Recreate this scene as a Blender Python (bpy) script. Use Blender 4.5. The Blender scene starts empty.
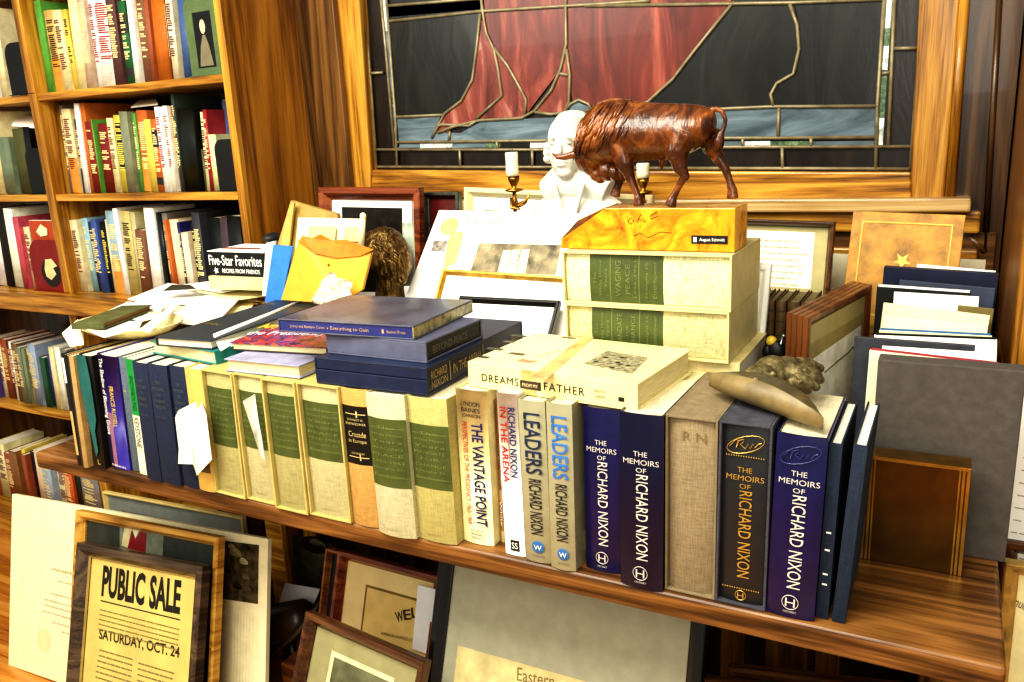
import bpy, bmesh, math, random
from mathutils import Vector as V, Matrix
random.seed(7)
SC = bpy.context.scene
COL = SC.collection
# ------------------------------------------------------------------ camera
F, CX, CY = 820.0, 512.0, 341.0
dn = V((670-CX, 3600-CY, F)).normalized()
xm = V((-1050-CX, 208-CY, F)); xm = (xm-dn*xm.dot(dn)).normalized()
AX, AZ = -xm, -dn
AY = AZ.cross(AX)
CAM = V((0, 0, 1.36))
def ray(px, py):
    v = V((px-CX, py-CY, F)); return V((v.dot(AX), v.dot(AY), v.dot(AZ)))
def onz(px, py, z): d = ray(px, py); return CAM+d*((z-CAM.z)/d.z)
def ony(px, py, y): d = ray(px, py); return CAM+d*((y-CAM.y)/d.y)
def onx(px, py, x): d = ray(px, py); return CAM+d*((x-CAM.x)/d.x)
def w(v): v = V(v); return V((v.dot(AX), v.dot(AY), v.dot(AZ)))
r_, u_, b_ = w((1, 0, 0)), w((0, -1, 0)), w((0, 0, -1))
cam = bpy.data.cameras.new('camera'); camo = bpy.data.objects.new('camera', cam); COL.objects.link(camo)
camo.matrix_world = Matrix(((r_.x, u_.x, b_.x, CAM.x), (r_.y, u_.y, b_.y, CAM.y), (r_.z, u_.z, b_.z, CAM.z), (0, 0, 0, 1)))
cam.sensor_width = 36; cam.lens = F/1024*36; cam.clip_start = .01
SC.camera = camo
TZ = .76          # table top height
# ------------------------------------------------------------------ materials
def lin(c):
    return tuple((x/255/12.92 if x <= 10 else ((x/255+.055)/1.055)**2.4) for x in c)
MC = {}
def new(name, rough=.6, metal=0, coat=0):
    m = bpy.data.materials.new(name); m.use_nodes = True
    n = m.node_tree; b = n.nodes['Principled BSDF']
    b.inputs['Roughness'].default_value = rough; b.inputs['Metallic'].default_value = metal
    b.inputs['Coat Weight'].default_value = coat
    return m, n, b
def ramp(n, cols, src):
    r = n.nodes.new('ShaderNodeValToRGB'); e = r.color_ramp.elements
    e[0].position, e[0].color = cols[0][0], (*lin(cols[0][1]), 1)
    e[1].position, e[1].color = cols[-1][0], (*lin(cols[-1][1]), 1)
    for p, c in cols[1:-1]:
        k = e.new(p); k.color = (*lin(c), 1)
    n.links.new(src, r.inputs[0]); return r
def coords(n, scale, rot=(0, 0, 0)):
    t = n.nodes.new('ShaderNodeTexCoord'); mp = n.nodes.new('ShaderNodeMapping')
    mp.inputs['Scale'].default_value = scale; mp.inputs['Rotation'].default_value = rot
    n.links.new(t.outputs['Object'], mp.inputs[0]); return mp
def noise(n, src, scale, detail=4, rough=.6, dist=0):
    t = n.nodes.new('ShaderNodeTexNoise'); t.inputs['Scale'].default_value = scale
    t.inputs['Detail'].default_value = detail; t.inputs['Roughness'].default_value = rough; t.inputs['Distortion'].default_value = dist
    n.links.new(src.outputs[0], t.inputs[0]); return t
def bump(n, b, src, s=.2, d=.001):
    k = n.nodes.new('ShaderNodeBump'); k.inputs['Strength'].default_value = s; k.inputs['Distance'].default_value = d
    n.links.new(src, k.inputs['Height']); n.links.new(k.outputs[0], b.inputs['Normal'])
def clamp(c): return tuple(max(0, min(255, x)) for x in c)
def P(c, rough=.6, var=.12, metal=0, coat=0, scale=30, bmp=0):
    """painted / printed / papery surface with a slight cloudy variation"""
    key = ('P', c, rough, var, metal, coat, scale, bmp)
    if key in MC: return MC[key]
    m, n, b = new('paint', rough, metal, coat)
    t = noise(n, coords(n, (1, 1, 1)), scale, 5)
    lo = clamp(tuple(x*(1-var) for x in c)); hi = clamp(tuple(x*(1+var*.6)+3*var for x in c))
    r = ramp(n, [(.3, lo), (.7, hi)], t.outputs[0]); n.links.new(r.outputs[0], b.inputs['Base Color'])
    if bmp:
        t2 = noise(n, coords(n, (1, 1, 1)), 900, 2); bump(n, b, t2.outputs[0], bmp, .0006)
    MC[key] = m; return m
def cloth(c, var=.18):
    key = ('C', c, var)
    if key in MC: return MC[key]
    m, n, b = new('book_cloth', .85)
    t = noise(n, coords(n, (1, 1, 1)), 25, 6); w1 = noise(n, coords(n, (900, 900, 60)), 1, 2); w2 = noise(n, coords(n, (60, 60, 900)), 1, 2)
    mx = n.nodes.new('ShaderNodeMath'); mx.operation = 'ADD'; n.links.new(w1.outputs[0], mx.inputs[0]); n.links.new(w2.outputs[0], mx.inputs[1])
    m2 = n.nodes.new('ShaderNodeMath'); m2.operation = 'MULTIPLY_ADD'; m2.inputs[1].default_value = .85; n.links.new(mx.outputs[0], m2.inputs[0]); tm = n.nodes.new('ShaderNodeMath'); tm.operation = 'MULTIPLY'; tm.inputs[1].default_value = .3; n.links.new(t.outputs[0], tm.inputs[0]); n.links.new(tm.outputs[0], m2.inputs[2])
    r = ramp(n, [(.75, clamp(tuple(x*(1-var*1.6) for x in c))), (1.35, clamp(tuple(x*(1+var)+6 for x in c)))], m2.outputs[0])
    m3 = n.nodes.new('ShaderNodeMath'); m3.operation = 'MULTIPLY'; m3.inputs[1].default_value = .6
    n.links.new(m2.outputs[0], m3.inputs[0]); n.links.new(m3.outputs[0], r.inputs[0])
    r.color_ramp.elements[0].position = .42; r.color_ramp.elements[1].position = .78
    n.links.new(r.outputs[0], b.inputs['Base Color']); bump(n, b, mx.outputs[0], .25, .0005)
    MC[key] = m; return m
def wood(c1, c2, c3, axis='x', rough=.35, gs=9, coat=.15, dist=1.2, fine=1.0):
    key = ('W', c1, c2, c3, axis, rough, gs)
    if key in MC: return MC[key]
    m, n, b = new('wood', rough, 0, coat)
    sc = {'x': (.07, 1, 1), 'y': (1, .07, 1), 'z': (1, 1, .07)}[axis]
    mp = coords(n, sc)
    big = noise(n, mp, gs, 3, .5, dist)
    wv = n.nodes.new('ShaderNodeMath'); wv.operation = 'MULTIPLY'; wv.inputs[1].default_value = 9
    n.links.new(big.outputs[0], wv.inputs[0])
    fr = n.nodes.new('ShaderNodeMath'); fr.operation = 'PINGPONG'; fr.inputs[1].default_value = 1; n.links.new(wv.outputs[0], fr.inputs[0])
    sc2 = {'x': (.03, 1, 1), 'y': (1, .03, 1), 'z': (1, 1, .03)}[axis]
    fn = noise(n, coords(n, sc2), 260*fine, 3, .7)
    ad = n.nodes.new('ShaderNodeMath'); ad.operation = 'MULTIPLY_ADD'; ad.inputs[1].default_value = .42
    n.links.new(fr.outputs[0], ad.inputs[0])
    f2 = n.nodes.new('ShaderNodeMath'); f2.operation = 'MULTIPLY'; f2.inputs[1].default_value = .75; n.links.new(fn.outputs[0], f2.inputs[0])
    n.links.new(f2.outputs[0], ad.inputs[2])
    r = ramp(n, [(.25, c1), (.5, c2), (.8, c3)], ad.outputs[0]); n.links.new(r.outputs[0], b.inputs['Base Color'])
    bump(n, b, fn.outputs[0], .15, .001)
    MC[key] = m; return m
def pages(c=(238, 226, 190), axis='x'):
    key = ('pg', c, axis)
    if key in MC: return MC[key]
    m, n, b = new('page_edges', .8)
    sc = {'x': (1, .02, .02), 'y': (.02, 1, .02), 'z': (.02, .02, 1)}[axis]
    t = noise(n, coords(n, sc), 1500, 2, .8)
    r = ramp(n, [(.3, tuple(x*.78 for x in c)), (.6, c)], t.outputs[0]); n.links.new(r.outputs[0], b.inputs['Base Color'])
    MC[key] = m; return m
def metal(c, rough=.3, var=.3, scale=20):
    return P(c, rough, var, 1, 0, scale)
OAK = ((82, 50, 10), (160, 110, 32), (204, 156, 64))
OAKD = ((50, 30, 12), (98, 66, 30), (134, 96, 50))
oakx, oakz = wood(*OAK, 'x'), wood(*OAK, 'z')
oakbig = wood((80, 48, 8), (164, 112, 32), (214, 166, 70), 'x', .35, 5.5, .15, 2.4)
oakpanel = wood((76, 42, 8), (138, 88, 24), (176, 122, 42), 'z', .35, 4.5, .15, 2.0)
oakd = wood(*OAKD, 'z'); oakdx = wood(*OAKD, 'x')
walnut_x = wood((44, 26, 10), (96, 62, 28), (146, 102, 54), 'x', .42, 12, .05)
walnut_y = wood((44, 20, 8), (84, 48, 24), (118, 74, 40), 'x', .22, 12, .4)
PAPER = P((252, 249, 236), .75, .03); PAPERY = P((248, 236, 190), .75, .06); WHITE = P((252, 250, 240), .7, .02)
PG = pages(); PGW = pages((250, 244, 222)); BLACK = P((16, 15, 14), .5, .2); INK = P((34, 30, 26), .6, .05)
GOLD = P((214, 176, 80), .35, .2, .6); BRASS = metal((176, 130, 60), .35, .35); GREYINK = P((120, 112, 96), .8, .1)
LINE = P((176, 166, 140), .8, .1)
# ------------------------------------------------------------------ mesh builder
class MB:
    def __init__(s): s.v = []; s.f = []; s.m = []; s.mats = []; s.sm = []
    def mi(s, mat):
        if mat not in s.mats: s.mats.append(mat)
        return s.mats.index(mat)
    def add(s, vs, fs, mat, smooth=False):
        o = len(s.v); s.v += [V(p) for p in vs]; k = s.mi(mat)
        for f in fs: s.f.append([o+i for i in f]); s.m.append(k); s.sm.append(smooth)
        return s
    def hexa(s, p, mat):       # p: 4 bottom ccw, 4 top
        return s.add(p, [(3, 2, 1, 0), (4, 5, 6, 7), (0, 1, 5, 4), (1, 2, 6, 5), (2, 3, 7, 6), (3, 0, 4, 7)], mat)
    def box(s, a, b, mat):
        (x0, y0, z0), (x1, y1, z1) = a, b
        x0, x1 = min(x0, x1), max(x0, x1); y0, y1 = min(y0, y1), max(y0, y1); z0, z1 = min(z0, z1), max(z0, z1)
        return s.hexa([(x0, y0, z0), (x1, y0, z0), (x1, y1, z0), (x0, y1, z0), (x0, y0, z1), (x1, y0, z1), (x1, y1, z1), (x0, y1, z1)], mat)
    def slab(s, pl, u0, v0, u1, v1, n0, n1, mat):
        q = [pl(u, v, n) for n in (n0, n1) for u, v in ((u0, v0), (u1, v0), (u1, v1), (u0, v1))]
        return s.hexa(q, mat)
    def poly(s, pl, pts, n0, n1, mat):
        k = len(pts)
        ar = sum(pts[i][0]*pts[(i+1) % k][1]-pts[(i+1) % k][0]*pts[i][1] for i in range(k))
        if ar < 0: pts = pts[::-1]
        vs = [pl(u, v, n0) for u, v in pts]+[pl(u, v, n1) for u, v in pts]
        return s.add(vs, [tuple(range(k-1, -1, -1)), tuple(range(k, 2*k))]+[(i, (i+1) % k, k+(i+1) % k, k+i) for i in range(k)], mat)
    def tube(s, pts, rad, mat, seg=8, closed=False, flat=1):
        pts = [V(p) for p in pts]; n = len(pts)
        if not isinstance(rad, (list, tuple)): rad = [rad]*n
        vs = []; up = None
        for i, p in enumerate(pts):
            t = (pts[min(i+1, n-1)]-pts[max(i-1, 0)]).normalized()
            if up is None: up = V((0, 0, 1)) if abs(t.z) < .9 else V((0, 1, 0))
            a = t.cross(up).normalized(); c = a.cross(t).normalized(); up = c
            for k in range(seg):
                g = 2*math.pi*k/seg; vs.append(p+(a*math.cos(g)+c*math.sin(g)*flat)*rad[i])
        fs = [(i*seg+k, i*seg+(k+1) % seg, (i+1)*seg+(k+1) % seg, (i+1)*seg+k) for i in range(n-1) for k in range(seg)]
        fs += [tuple(range(seg-1, -1, -1)), tuple(range((n-1)*seg, n*seg))]
        return s.add(vs, fs, mat, True)
    def lathe(s, prof, c, mat, seg=20):   # prof [(r,z)]
        c = V(c); vs = [c+V((r*math.cos(2*math.pi*k/seg), r*math.sin(2*math.pi*k/seg), z)) for r, z in prof for k in range(seg)]
        n = len(prof); fs = [(i*seg+k, i*seg+(k+1) % seg, (i+1)*seg+(k+1) % seg, (i+1)*seg+k) for i in range(n-1) for k in range(seg)]
        fs += [tuple(range(seg-1, -1, -1)), tuple(range((n-1)*seg, n*seg))]
        return s.add(vs, fs, mat, True)
    def ell(s, c, r, mat, rot=None, nu=16, nv=10):
        c = V(c); R = rot or Matrix.Identity(3); vs = []
        for j in range(1, nv):
            th = math.pi*j/nv
            for k in range(nu):
                g = 2*math.pi*k/nu; vs.append(c+R@V((r[0]*math.sin(th)*math.cos(g), r[1]*math.sin(th)*math.sin(g), -r[2]*math.cos(th))))
        a = len(vs); vs += [c+R@V((0, 0, -r[2])), c+R@V((0, 0, r[2]))]
        fs = [(j*nu+k, j*nu+(k+1) % nu, (j+1)*nu+(k+1) % nu, (j+1)*nu+k) for j in range(nv-2) for k in range(nu)]
        fs += [(a, (k+1) % nu, k) for k in range(nu)]+[(a+1, (nv-2)*nu+k, (nv-2)*nu+(k+1) % nu) for k in range(nu)]
        return s.add(vs, fs, mat, True)
    def text(s, txt, fn, w, h, mat, bold=0, spacing=1.0, fit=True, serif=0):
        """lay lettering into a w x h rectangle; fn(u,v) -> 3D point"""
        vs, fs, bb = glyphs(txt, bold, spacing, serif)
        sx, sy = w/max(bb[2]-bb[0], 1e-6), h/max(bb[3]-bb[1], 1e-6)
        if not fit: sx = sy = min(sx, sy)
        ox, oy = (w-(bb[2]-bb[0])*sx)/2, (h-(bb[3]-bb[1])*sy)/2
        return s.add([fn(ox+(x-bb[0])*sx, oy+(y-bb[1])*sy) for x, y in vs], fs, mat)
TC = {}
def glyphs(txt, bold, spacing, serif=0):
    key = (txt, bold, spacing)
    if key in TC: return TC[key]
    c = bpy.data.curves.new('t', 'FONT'); c.body = txt; c.offset = bold; c.space_character = spacing; c.resolution_u = 3
    o = bpy.data.objects.new('t', c); COL.objects.link(o)
    dg = bpy.context.evaluated_depsgraph_get(); me = o.evaluated_get(dg).to_mesh()
    vs = [(v.co.x, v.co.y) for v in me.vertices]; fs = [tuple(p.vertices) for p in me.polygons]
    o.evaluated_get(dg).to_mesh_clear(); bpy.data.objects.remove(o); bpy.data.curves.remove(c)
    bb = (min(v[0] for v in vs), min(v[1] for v in vs), max(v[0] for v in vs), max(v[1] for v in vs))
    TC[key] = (vs, fs, bb); return TC[key]
def flip(mx): return mx.inverted()
def obj(name, mb, parent=None, world=True, bevel=0, kind=None, seg=2, label=None):
    me = bpy.data.meshes.new(name); me.from_pydata([tuple(p) for p in mb.v], [], mb.f)
    for m in mb.mats: me.materials.append(m)
    me.polygons.foreach_set('material_index', mb.m); me.polygons.foreach_set('use_smooth', mb.sm); me.update()
    o = bpy.data.objects.new(name, me); COL.objects.link(o)
    if parent is not None:
        o.parent = parent
        if world: me.transform(wm(parent).inverted())
    if bevel:
        b = o.modifiers.new('bevel', 'BEVEL'); b.width = bevel; b.segments = seg; b.limit_method = 'ANGLE'; b.angle_limit = math.radians(40)
    if kind: o['kind'] = kind
    if label: o['label'] = label
    return o
def wm(o):
    return o.matrix_basis.copy() if o.parent is None else wm(o.parent) @ o.matrix_basis
def tag(o, label, cat, group=None):
    o['label'] = label; o['category'] = cat
    if group: o['group'] = group
    return o
def thing(name, label, cat, loc=(0, 0, 0), mat=None, group=None):
    o = bpy.data.objects.new(name, None); COL.objects.link(o); o.empty_display_size = .05
    if mat is not None: o.matrix_world = mat; o.matrix_basis = mat
    else: o.location = loc; o.matrix_basis = Matrix.Translation(loc)
    return tag(o, label, cat, group)
def solid(name, mb, label, cat, group=None, bevel=0, loc=None):
    """one-mesh thing"""
    if loc is None:
        loc = V((sum(p.x for p in mb.v)/len(mb.v), sum(p.y for p in mb.v)/len(mb.v), min(p.z for p in mb.v)))
    for i, p in enumerate(mb.v): mb.v[i] = p-V(loc)
    o = obj(name, mb, bevel=bevel); o.location = loc; return tag(o, label, cat, group)
def organic(name, mb, mat, voxel, smooth=6, parent=None, sub=0):
    """fuse the shapes of mb to one continuous skin"""
    t = obj('tmp', mb); r = t.modifiers.new('r', 'REMESH'); r.mode = 'VOXEL'; r.voxel_size = voxel
    s = t.modifiers.new('s', 'SMOOTH'); s.iterations = smooth; s.factor = .5
    dg = bpy.context.evaluated_depsgraph_get(); me = bpy.data.meshes.new_from_object(t.evaluated_get(dg))
    bpy.data.objects.remove(t); me.name = name; me.materials.clear(); me.materials.append(mat)
    for p in me.polygons: p.use_smooth = True; p.material_index = 0
    o = bpy.data.objects.new(name, me); COL.objects.link(o)
    if parent is not None: o.parent = parent; me.transform(wm(parent).inverted())
    return o
def relocate(o, loc):
    o.data.transform(Matrix.Translation(-V(loc))); o.location = loc
# planes
class Plane:
    def __init__(s, O, U, Vv): s.O = V(O); s.U = V(U).normalized(); s.N = s.U.cross(V(Vv)).normalized(); s.V = s.N.cross(s.U)
    def __call__(s, u, v, n=0): return s.O+s.U*u+s.V*v+s.N*n
    def uv(s, px, py):
        d = ray(px, py); t = (s.O-CAM).dot(s.N)/d.dot(s.N); p = CAM+d*t-s.O; return (p.dot(s.U), p.dot(s.V))
    def mat(s):
        return Matrix(((s.U.x, s.V.x, s.N.x, s.O.x), (s.U.y, s.V.y, s.N.y, s.O.y), (s.U.z, s.V.z, s.N.z, s.O.z), (0, 0, 0, 1)))
def leaner(TL, TR, y0, y1=None, lean=8, zs=None, h=None):
    """plane of a leaning flat thing from its two top corners; returns plane, width, height"""
    a, b = ony(*TL, y0), ony(*TR, y0 if y1 is None else y1)
    U = (b-a).normalized(); back = V((0, 0, 1)).cross(U).normalized(); L = math.radians(lean)
    up = back*math.sin(L)+V((0, 0, 1))*math.cos(L); N = U.cross(up).normalized(); up = N.cross(U)
    if h is None: h = (min(a.z, b.z)-zs)/up.z
    return Plane(a-up*h, U, up), (b-a).length, h
def pack(prev, x, lean, h, wd, slack=.003):
    """keep a leaning book clear of its left neighbour; prev = (right foot x, lean, height)"""
    if prev:
        xr, pl_, ph = prev; hm = min(h, ph)
        if lean < pl_:
            if (pl_-lean)*hm > slack: lean = pl_-slack/hm
            xr = xr+(math.tan(pl_)-math.tan(lean))*hm
        x = max(x, xr+.0005)
    xr = x+(wd/math.cos(lean) if lean < 0 else wd*math.cos(lean))
    return x, lean, (xr, lean, h)
def upright(x, y, zs, lean, wd): return Matrix.Translation((x, y, zs+.0005+(wd*math.sin(lean) if lean > 0 else 0))) @ Matrix.Rotation(lean, 4, 'Y')
# ------------------------------------------------------------------ generic builders
def ring(mb, pl, w, h, fw, d, mat, lip=.35, n0=0, matv=None):
    """mitred picture-frame moulding"""
    prof = [(0, n0), (0, n0+d*.85), (fw*.12, n0+d), (fw*.5, n0+d), (fw*.72, n0+d*.7), (fw*.92, n0+d*lip+.001), (fw, n0+d*lip), (fw, n0)]
    cs = [(0, 0, 1, 1), (w, 0, -1, 1), (w, h, -1, -1), (0, h, 1, -1)]
    k = len(prof)
    for j in range(4):
        c0, c1 = cs[j], cs[(j+1) % 4]; vs = []
        for c in (c0, c1):
            vs += [pl(c[0]+c[2]*o, c[1]+c[3]*o, n) for o, n in prof]
        mb.add(vs, [(i, (i+1) % k, k+(i+1) % k, k+i) for i in range(k)], (matv if (matv and j % 2) else mat))
def dashes(mb, pl, u0, u1, v, hh, mat, word=.012, gap=.003, n=.0006):
    u = u0
    while u < u1-.002:
        e = min(u1, u+word*random.uniform(.4, 1.4)); mb.slab(pl, u, v-hh/2, e, v+hh/2, n-.0003, n+.0002, mat); u = e+gap*random.uniform(.7, 1.5)
def ptext(mb, pl, txt, L, R, T, mat, n=.001, bold=0, spacing=1.0):
    """text whose baseline runs px L->R and whose top-left is px T on plane pl"""
    a, b, t = pl.uv(*L), pl.uv(*R), pl.uv(*T)
    du = V((b[0]-a[0], b[1]-a[1])); W = du.length; du /= W; dv = V((-du.y, du.x)); H = (V(t)-V(a)).dot(dv)
    mb.text(txt, lambda u, v: pl(a[0]+du.x*u+dv.x*v, a[1]+du.y*u+dv.y*v, n), W, H, mat, bold, spacing)
def picture(name, label, cat, pl, w, h, fw, d, fmat, inner, group=None, fmatv=None, back=P((70, 60, 45), .8)):
    """frame + mat/print; inner(mb_list) adds the picture"""
    t = thing(name, label, cat, mat=pl.mat(), group=group)
    m = MB(); ring(m, pl, w, h, fw, d, fmat, matv=fmatv); obj('frame', m, t, bevel=.0006)
    m = MB(); m.slab(pl, fw*.6, fw*.6, w-fw*.6, h-fw*.6, .0005, .0025, back); obj('backing_board', m, t)
    inner(t); return t
def surf(pl, name, parts, parent, base=.0026):
    m = MB()
    for i, q in enumerate(parts): m.slab(pl, q[0], q[1], q[2], q[3], base, base+.0004*(i+1), q[4])
    return obj(name, m, parent)
# book in local coords: x thickness 0..w, y depth 0..d (spine at y=0), z height 0..h
def spine_y(x, w, bulge): t = (x/w-.5)*2; return -bulge*(1-t*t)
def book_meshes(w, d, h, cov, pg, bulge=.003, t=.0022, spine=None, inset=.003):
    spine = spine or cov
    c = MB(); c.box((0, .001, 0), (t, d, h), cov); c.box((w-t, .001, 0), (w, d, h), cov)
    n = 8; o = []; i_ = []
    for k in range(n+1):
        x = w*k/n; y = spine_y(x, w, bulge)+.001; o.append((x, y)); i_.append((x, y+.0018))
    vs = [(x, y, z) for z in (0, h) for x, y in o]+[(x, y, z) for z in (0, h) for x, y in i_]
    m = n+1; fs = []
    for k in range(n):
        fs += [(k, k+1, m+k+1, m+k), (2*m+k+1, 2*m+k, 3*m+k, 3*m+k+1), (m+k, m+k+1, 3*m+k+1, 3*m+k), (k+1, k, 2*m+k, 2*m+k+1)]
    c.add(vs, fs, spine, True)
    p = MB(); p.box((t+.0002, .0035, inset), (w-t-.0002, d-inset, h-inset), pg)
    return c, p
def spatch(mb, w, h, bulge, fx0, fx1, fz0, fz1, mat, eps=.0004):
    n = 8; vs = []
    for z in (fz0*h, fz1*h):
        for k in range(n+1):
            x = w*(fx0+(fx1-fx0)*k/n); vs.append((x, spine_y(x, w, bulge)+.001-eps, z))
    mb.add(vs, [(k, k+1, n+1+k+1, n+1+k) for k in range(n)], mat, True)
def stext(mb, w, h, bulge, txt, fx0, fx1, fz0, fz1, mat, down=True, bold=0, eps=.0009, spacing=1.0):
    """lettering on a spine: down=True reads top to bottom"""
    X0, X1, Z0, Z1 = fx0*w, fx1*w, fz0*h, fz1*h
    if down: fn = lambda u, v: (X0+v, spine_y(X0+v, w, bulge)*.4-bulge*.6+.001-eps, Z1-u); W, H = Z1-Z0, X1-X0
    else: fn = lambda u, v: (X0+u, spine_y(X0+u, w, bulge)*.6-bulge*.4+.001-eps, Z0+v); W, H = X1-X0, Z1-Z0
    mb.text(txt, fn, W, H, mat, bold, spacing)
def stand(TL, TR, BL, BR, zs=TZ, y=None, maxw=None):
    B0, B1 = onz(*BL, zs), onz(*BR, zs)
    yb = (B0.y+B1.y)/2 if y is None else y
    B0, B1 = ony(*BL, yb), ony(*BR, yb)
    T0, T1 = ony(*TL, yb), ony(*TR, yb)
    xl = B0.x; lean = math.atan2((T0.x+T1.x)/2-(B0.x+B1.x)/2, T0.z-zs)
    h = math.hypot(T0.x-B0.x, T0.z-zs); wd = ((B1.x-B0.x)+(T1.x-T0.x))/2*math.cos(lean)
    xc = (B0.x+B1.x)/2
    zl = wd*math.sin(lean) if lean > 0 else 0
    M = Matrix.Translation((xc-wd/2*math.cos(lean), yb, zs+zl)) @ Matrix.Rotation(lean, 4, 'Y')
    return M, wd, h
def lie(FLb, FRb, FLt, BRt, zb):
    """lying book: front-bottom edge px on z=zb, a top front px, a back-right top px; spine forward, head at left"""
    A, B = onz(*FLb, zb), onz(*FRb, zb); U = (B-A); L = U.length; U.normalize(); back = V((0, 0, 1)).cross(U)
    n = back; d = ray(*FLt); T = CAM+d*((A-CAM).dot(n)/d.dot(n)); th = T.z-zb
    C = onz(*BRt, zb+th); dep = (C-B).dot(back)
    M = Matrix(((0, back.x, -U.x, B.x), (0, back.y, -U.y, B.y), (1, 0, 0, B.z), (0, 0, 0, 1)))
    return M, th, L, dep
def mkbook(name, label, cat, M, w, d, h, cov, pg=None, bulge=.003, deco=None, group=None, spine=None, t=.0022):
    o = thing(name, label, cat, mat=M, group=group)
    c, p = book_meshes(w, d, h, cov, pg or PG, bulge, t, spine)
    if deco: deco(c, w, h, bulge, d)
    obj('cover', c, o, world=False, bevel=.0005); obj('pages', p, o, world=False)
    return o
# ================================================================== SETTING
def struct(name, mb, parent=None, bevel=0): return obj(name, mb, parent, bevel=bevel, kind='structure' if parent is None else None)
floorm = wood((120, 66, 18), (190, 122, 46), (214, 154, 74), 'x', .3, 6, .3)
m = MB(); m.box((-5, -1.5, -.05), (2.5, 2.4, 0), floorm); struct('floor', m)
WY = 1.95
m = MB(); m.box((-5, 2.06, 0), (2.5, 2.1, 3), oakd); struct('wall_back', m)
# ---- window with leaded stained glass
wp = Plane((0, WY, 0), (1, 0, 0), (0, 0, 1))
def wq(*pts): return [wp.uv(*p) for p in pts]
def z3(*p): return [(360+a/3.657, b/3.657) for a, b in p]
def z6(*p): return [(640+a/3.657, b/3.657) for a, b in p]
def glassm(name, c1, c2, c3, scale=(1, 1, .35), ns=14, rough=.12):
    mm, n, b = new(name, max(rough, .3), 0, .1)
    t = noise(n, coords(n, scale), ns, 5, .6, 1.5); r = ramp(n, [(.32, c1), (.52, c2), (.72, c3)], t.outputs[0])
    n.links.new(r.outputs[0], b.inputs['Base Color']); bump(n, b, t.outputs[0], .2, .004); return mm
gdark = glassm('dark_glass', (8, 10, 8), (20, 21, 17), (36, 36, 28))
gbord = glassm('brown_glass', (14, 9, 6), (30, 21, 15), (46, 34, 24))
gred = glassm('red_glass', (66, 19, 12), (116, 46, 34), (172, 92, 70), (1, 1, .22), 11)
gred2 = glassm('rose_glass', (76, 28, 20), (136, 66, 54), (216, 160, 138), (1, 1, .3), 13)
gblue = glassm('pale_blue_glass', (66, 80, 86), (104, 120, 128), (142, 158, 164), (.25, 1, 1), 16)
gwhite = glassm('clear_glass', (150, 160, 150), (226, 232, 222), (250, 252, 246), (1, 1, 1), 50)
ggreen = glassm('green_glass', (36, 56, 36), (84, 110, 76), (150, 160, 130), (1, 1, 1), 60)
leadm = P((150, 138, 108), .45, .2, .3)
win = bpy.data.objects.new('window_1', None); COL.objects.link(win); win.location = (-.78, WY, 1.25); win['kind'] = 'structure'; win.matrix_basis = Matrix.Translation((-.78, WY, 1.25))
frame_in = wq((361, -40), (377, 170), (911.6, 172), (923, -40))
m = MB(); m.poly(wp, frame_in, -.012, -.006, gbord); obj('glass_backing', m, win)
def pane(name, pts, mat): m = MB(); m.poly(wp, pts, -.006, -.001, mat); obj(name, m, win)
pane('dark_pane', wq(*z3((100, 25), (440, -10), (440, 60), (410, 300), (370, 370), (310, 415), (130, 425))), gdark)
pane('blue_pane', wq(*z3((98, 26), (445, -4), (445, 34), (105, 62))), gblue)
pane('red_pane', wq(*z3((440, 60), (462, 110), (490, 180), (520, 350), (430, 425), (400, 455), (340, 465), (320, 486), (280, 480), (310, 415), (370, 370), (410, 300))), gred2)
pane('rose_pane', wq(*z3((490, 180), (540, 240), (605, 360), (605, 425), (580, 432), (435, 438), (520, 350))), gred2)
pane('red_pane', wq(*z3((450, -30), (755, -30), (755, 170), (720, 270), (612, 412), (605, 360), (540, 240), (480, 170), (460, 100))), gred)
pane('rose_pane', wq(*z3((755, 180), (765, 270), (760, 370), (745, 415), (640, 410), (700, 330), (725, 270))), gred2)
pane('red_pane', wq((567, -8), (737, -8), (695, 52), (651, 101), (620, 103), (592, 108), (572, 100), (567, 55)), gred)
pane('dark_pane', wq((737, -3), (793, -3), (798, 20), (801, 45), (797, 68), (778, 80), (770, 90), (771, 107), (640, 108), (651, 101), (695, 52)), gdark)
pane('dark_pane', wq((793, -3), (885, -6), (878, 105), (771, 107), (770, 90), (778, 80), (797, 68), (801, 45)), gdark)
pane('dark_pane', wq((568, 112), (572, 102), (582, 100), (592, 106), (596, 115)), gblue)
pane('blue_pane', wq((396, 118), (440, 116), (436, 132), (460, 133), (480, 122), (520, 119), (640, 113), (640, 139), (397, 141)), gblue)
pane('blue_pane', wq((640, 111), (777, 107), (777, 136), (640, 138)), gblue)
pane('blue_pane', wq((779, 107), (877, 105), (876, 136), (779, 136)), gblue)
seg = [(397, 420, gblue), (420, 452, gwhite), (452, 486, gblue), (486, 500, ggreen), (500, 530, gdark), (530, 552, gwhite), (552, 640, gblue), (640, 715, gdark), (715, 742, gblue), (742, 770, gwhite), (770, 808, ggreen), (808, 874, gblue)]
for a, b, g in seg: pane('border_pane', wq((a, 141.5), (b, 141), (b, 147.5), (a, 148)), g)
for a, b, g in [(-20, 31, gwhite), (31, 60, gblue), (60, 92, gblue), (92, 104, ggreen), (104, 128, gblue), (128, 147, gwhite)]:
    pane('border_pane', wq((379.5+a*.1, a), (386+a*.09, a), (386+b*.09, b), (379.5+b*.1, b)), g)
for a, b, g in [(-20, 28, gwhite), (28, 46, ggreen), (46, 70, gwhite), (74, 118, ggreen), (118, 145, gwhite)]:
    pane('border_pane', wq((886.5-a*.065, a), (892-a*.065, a), (892-b*.065, b), (886.5-b*.065, b)), g)
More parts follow.
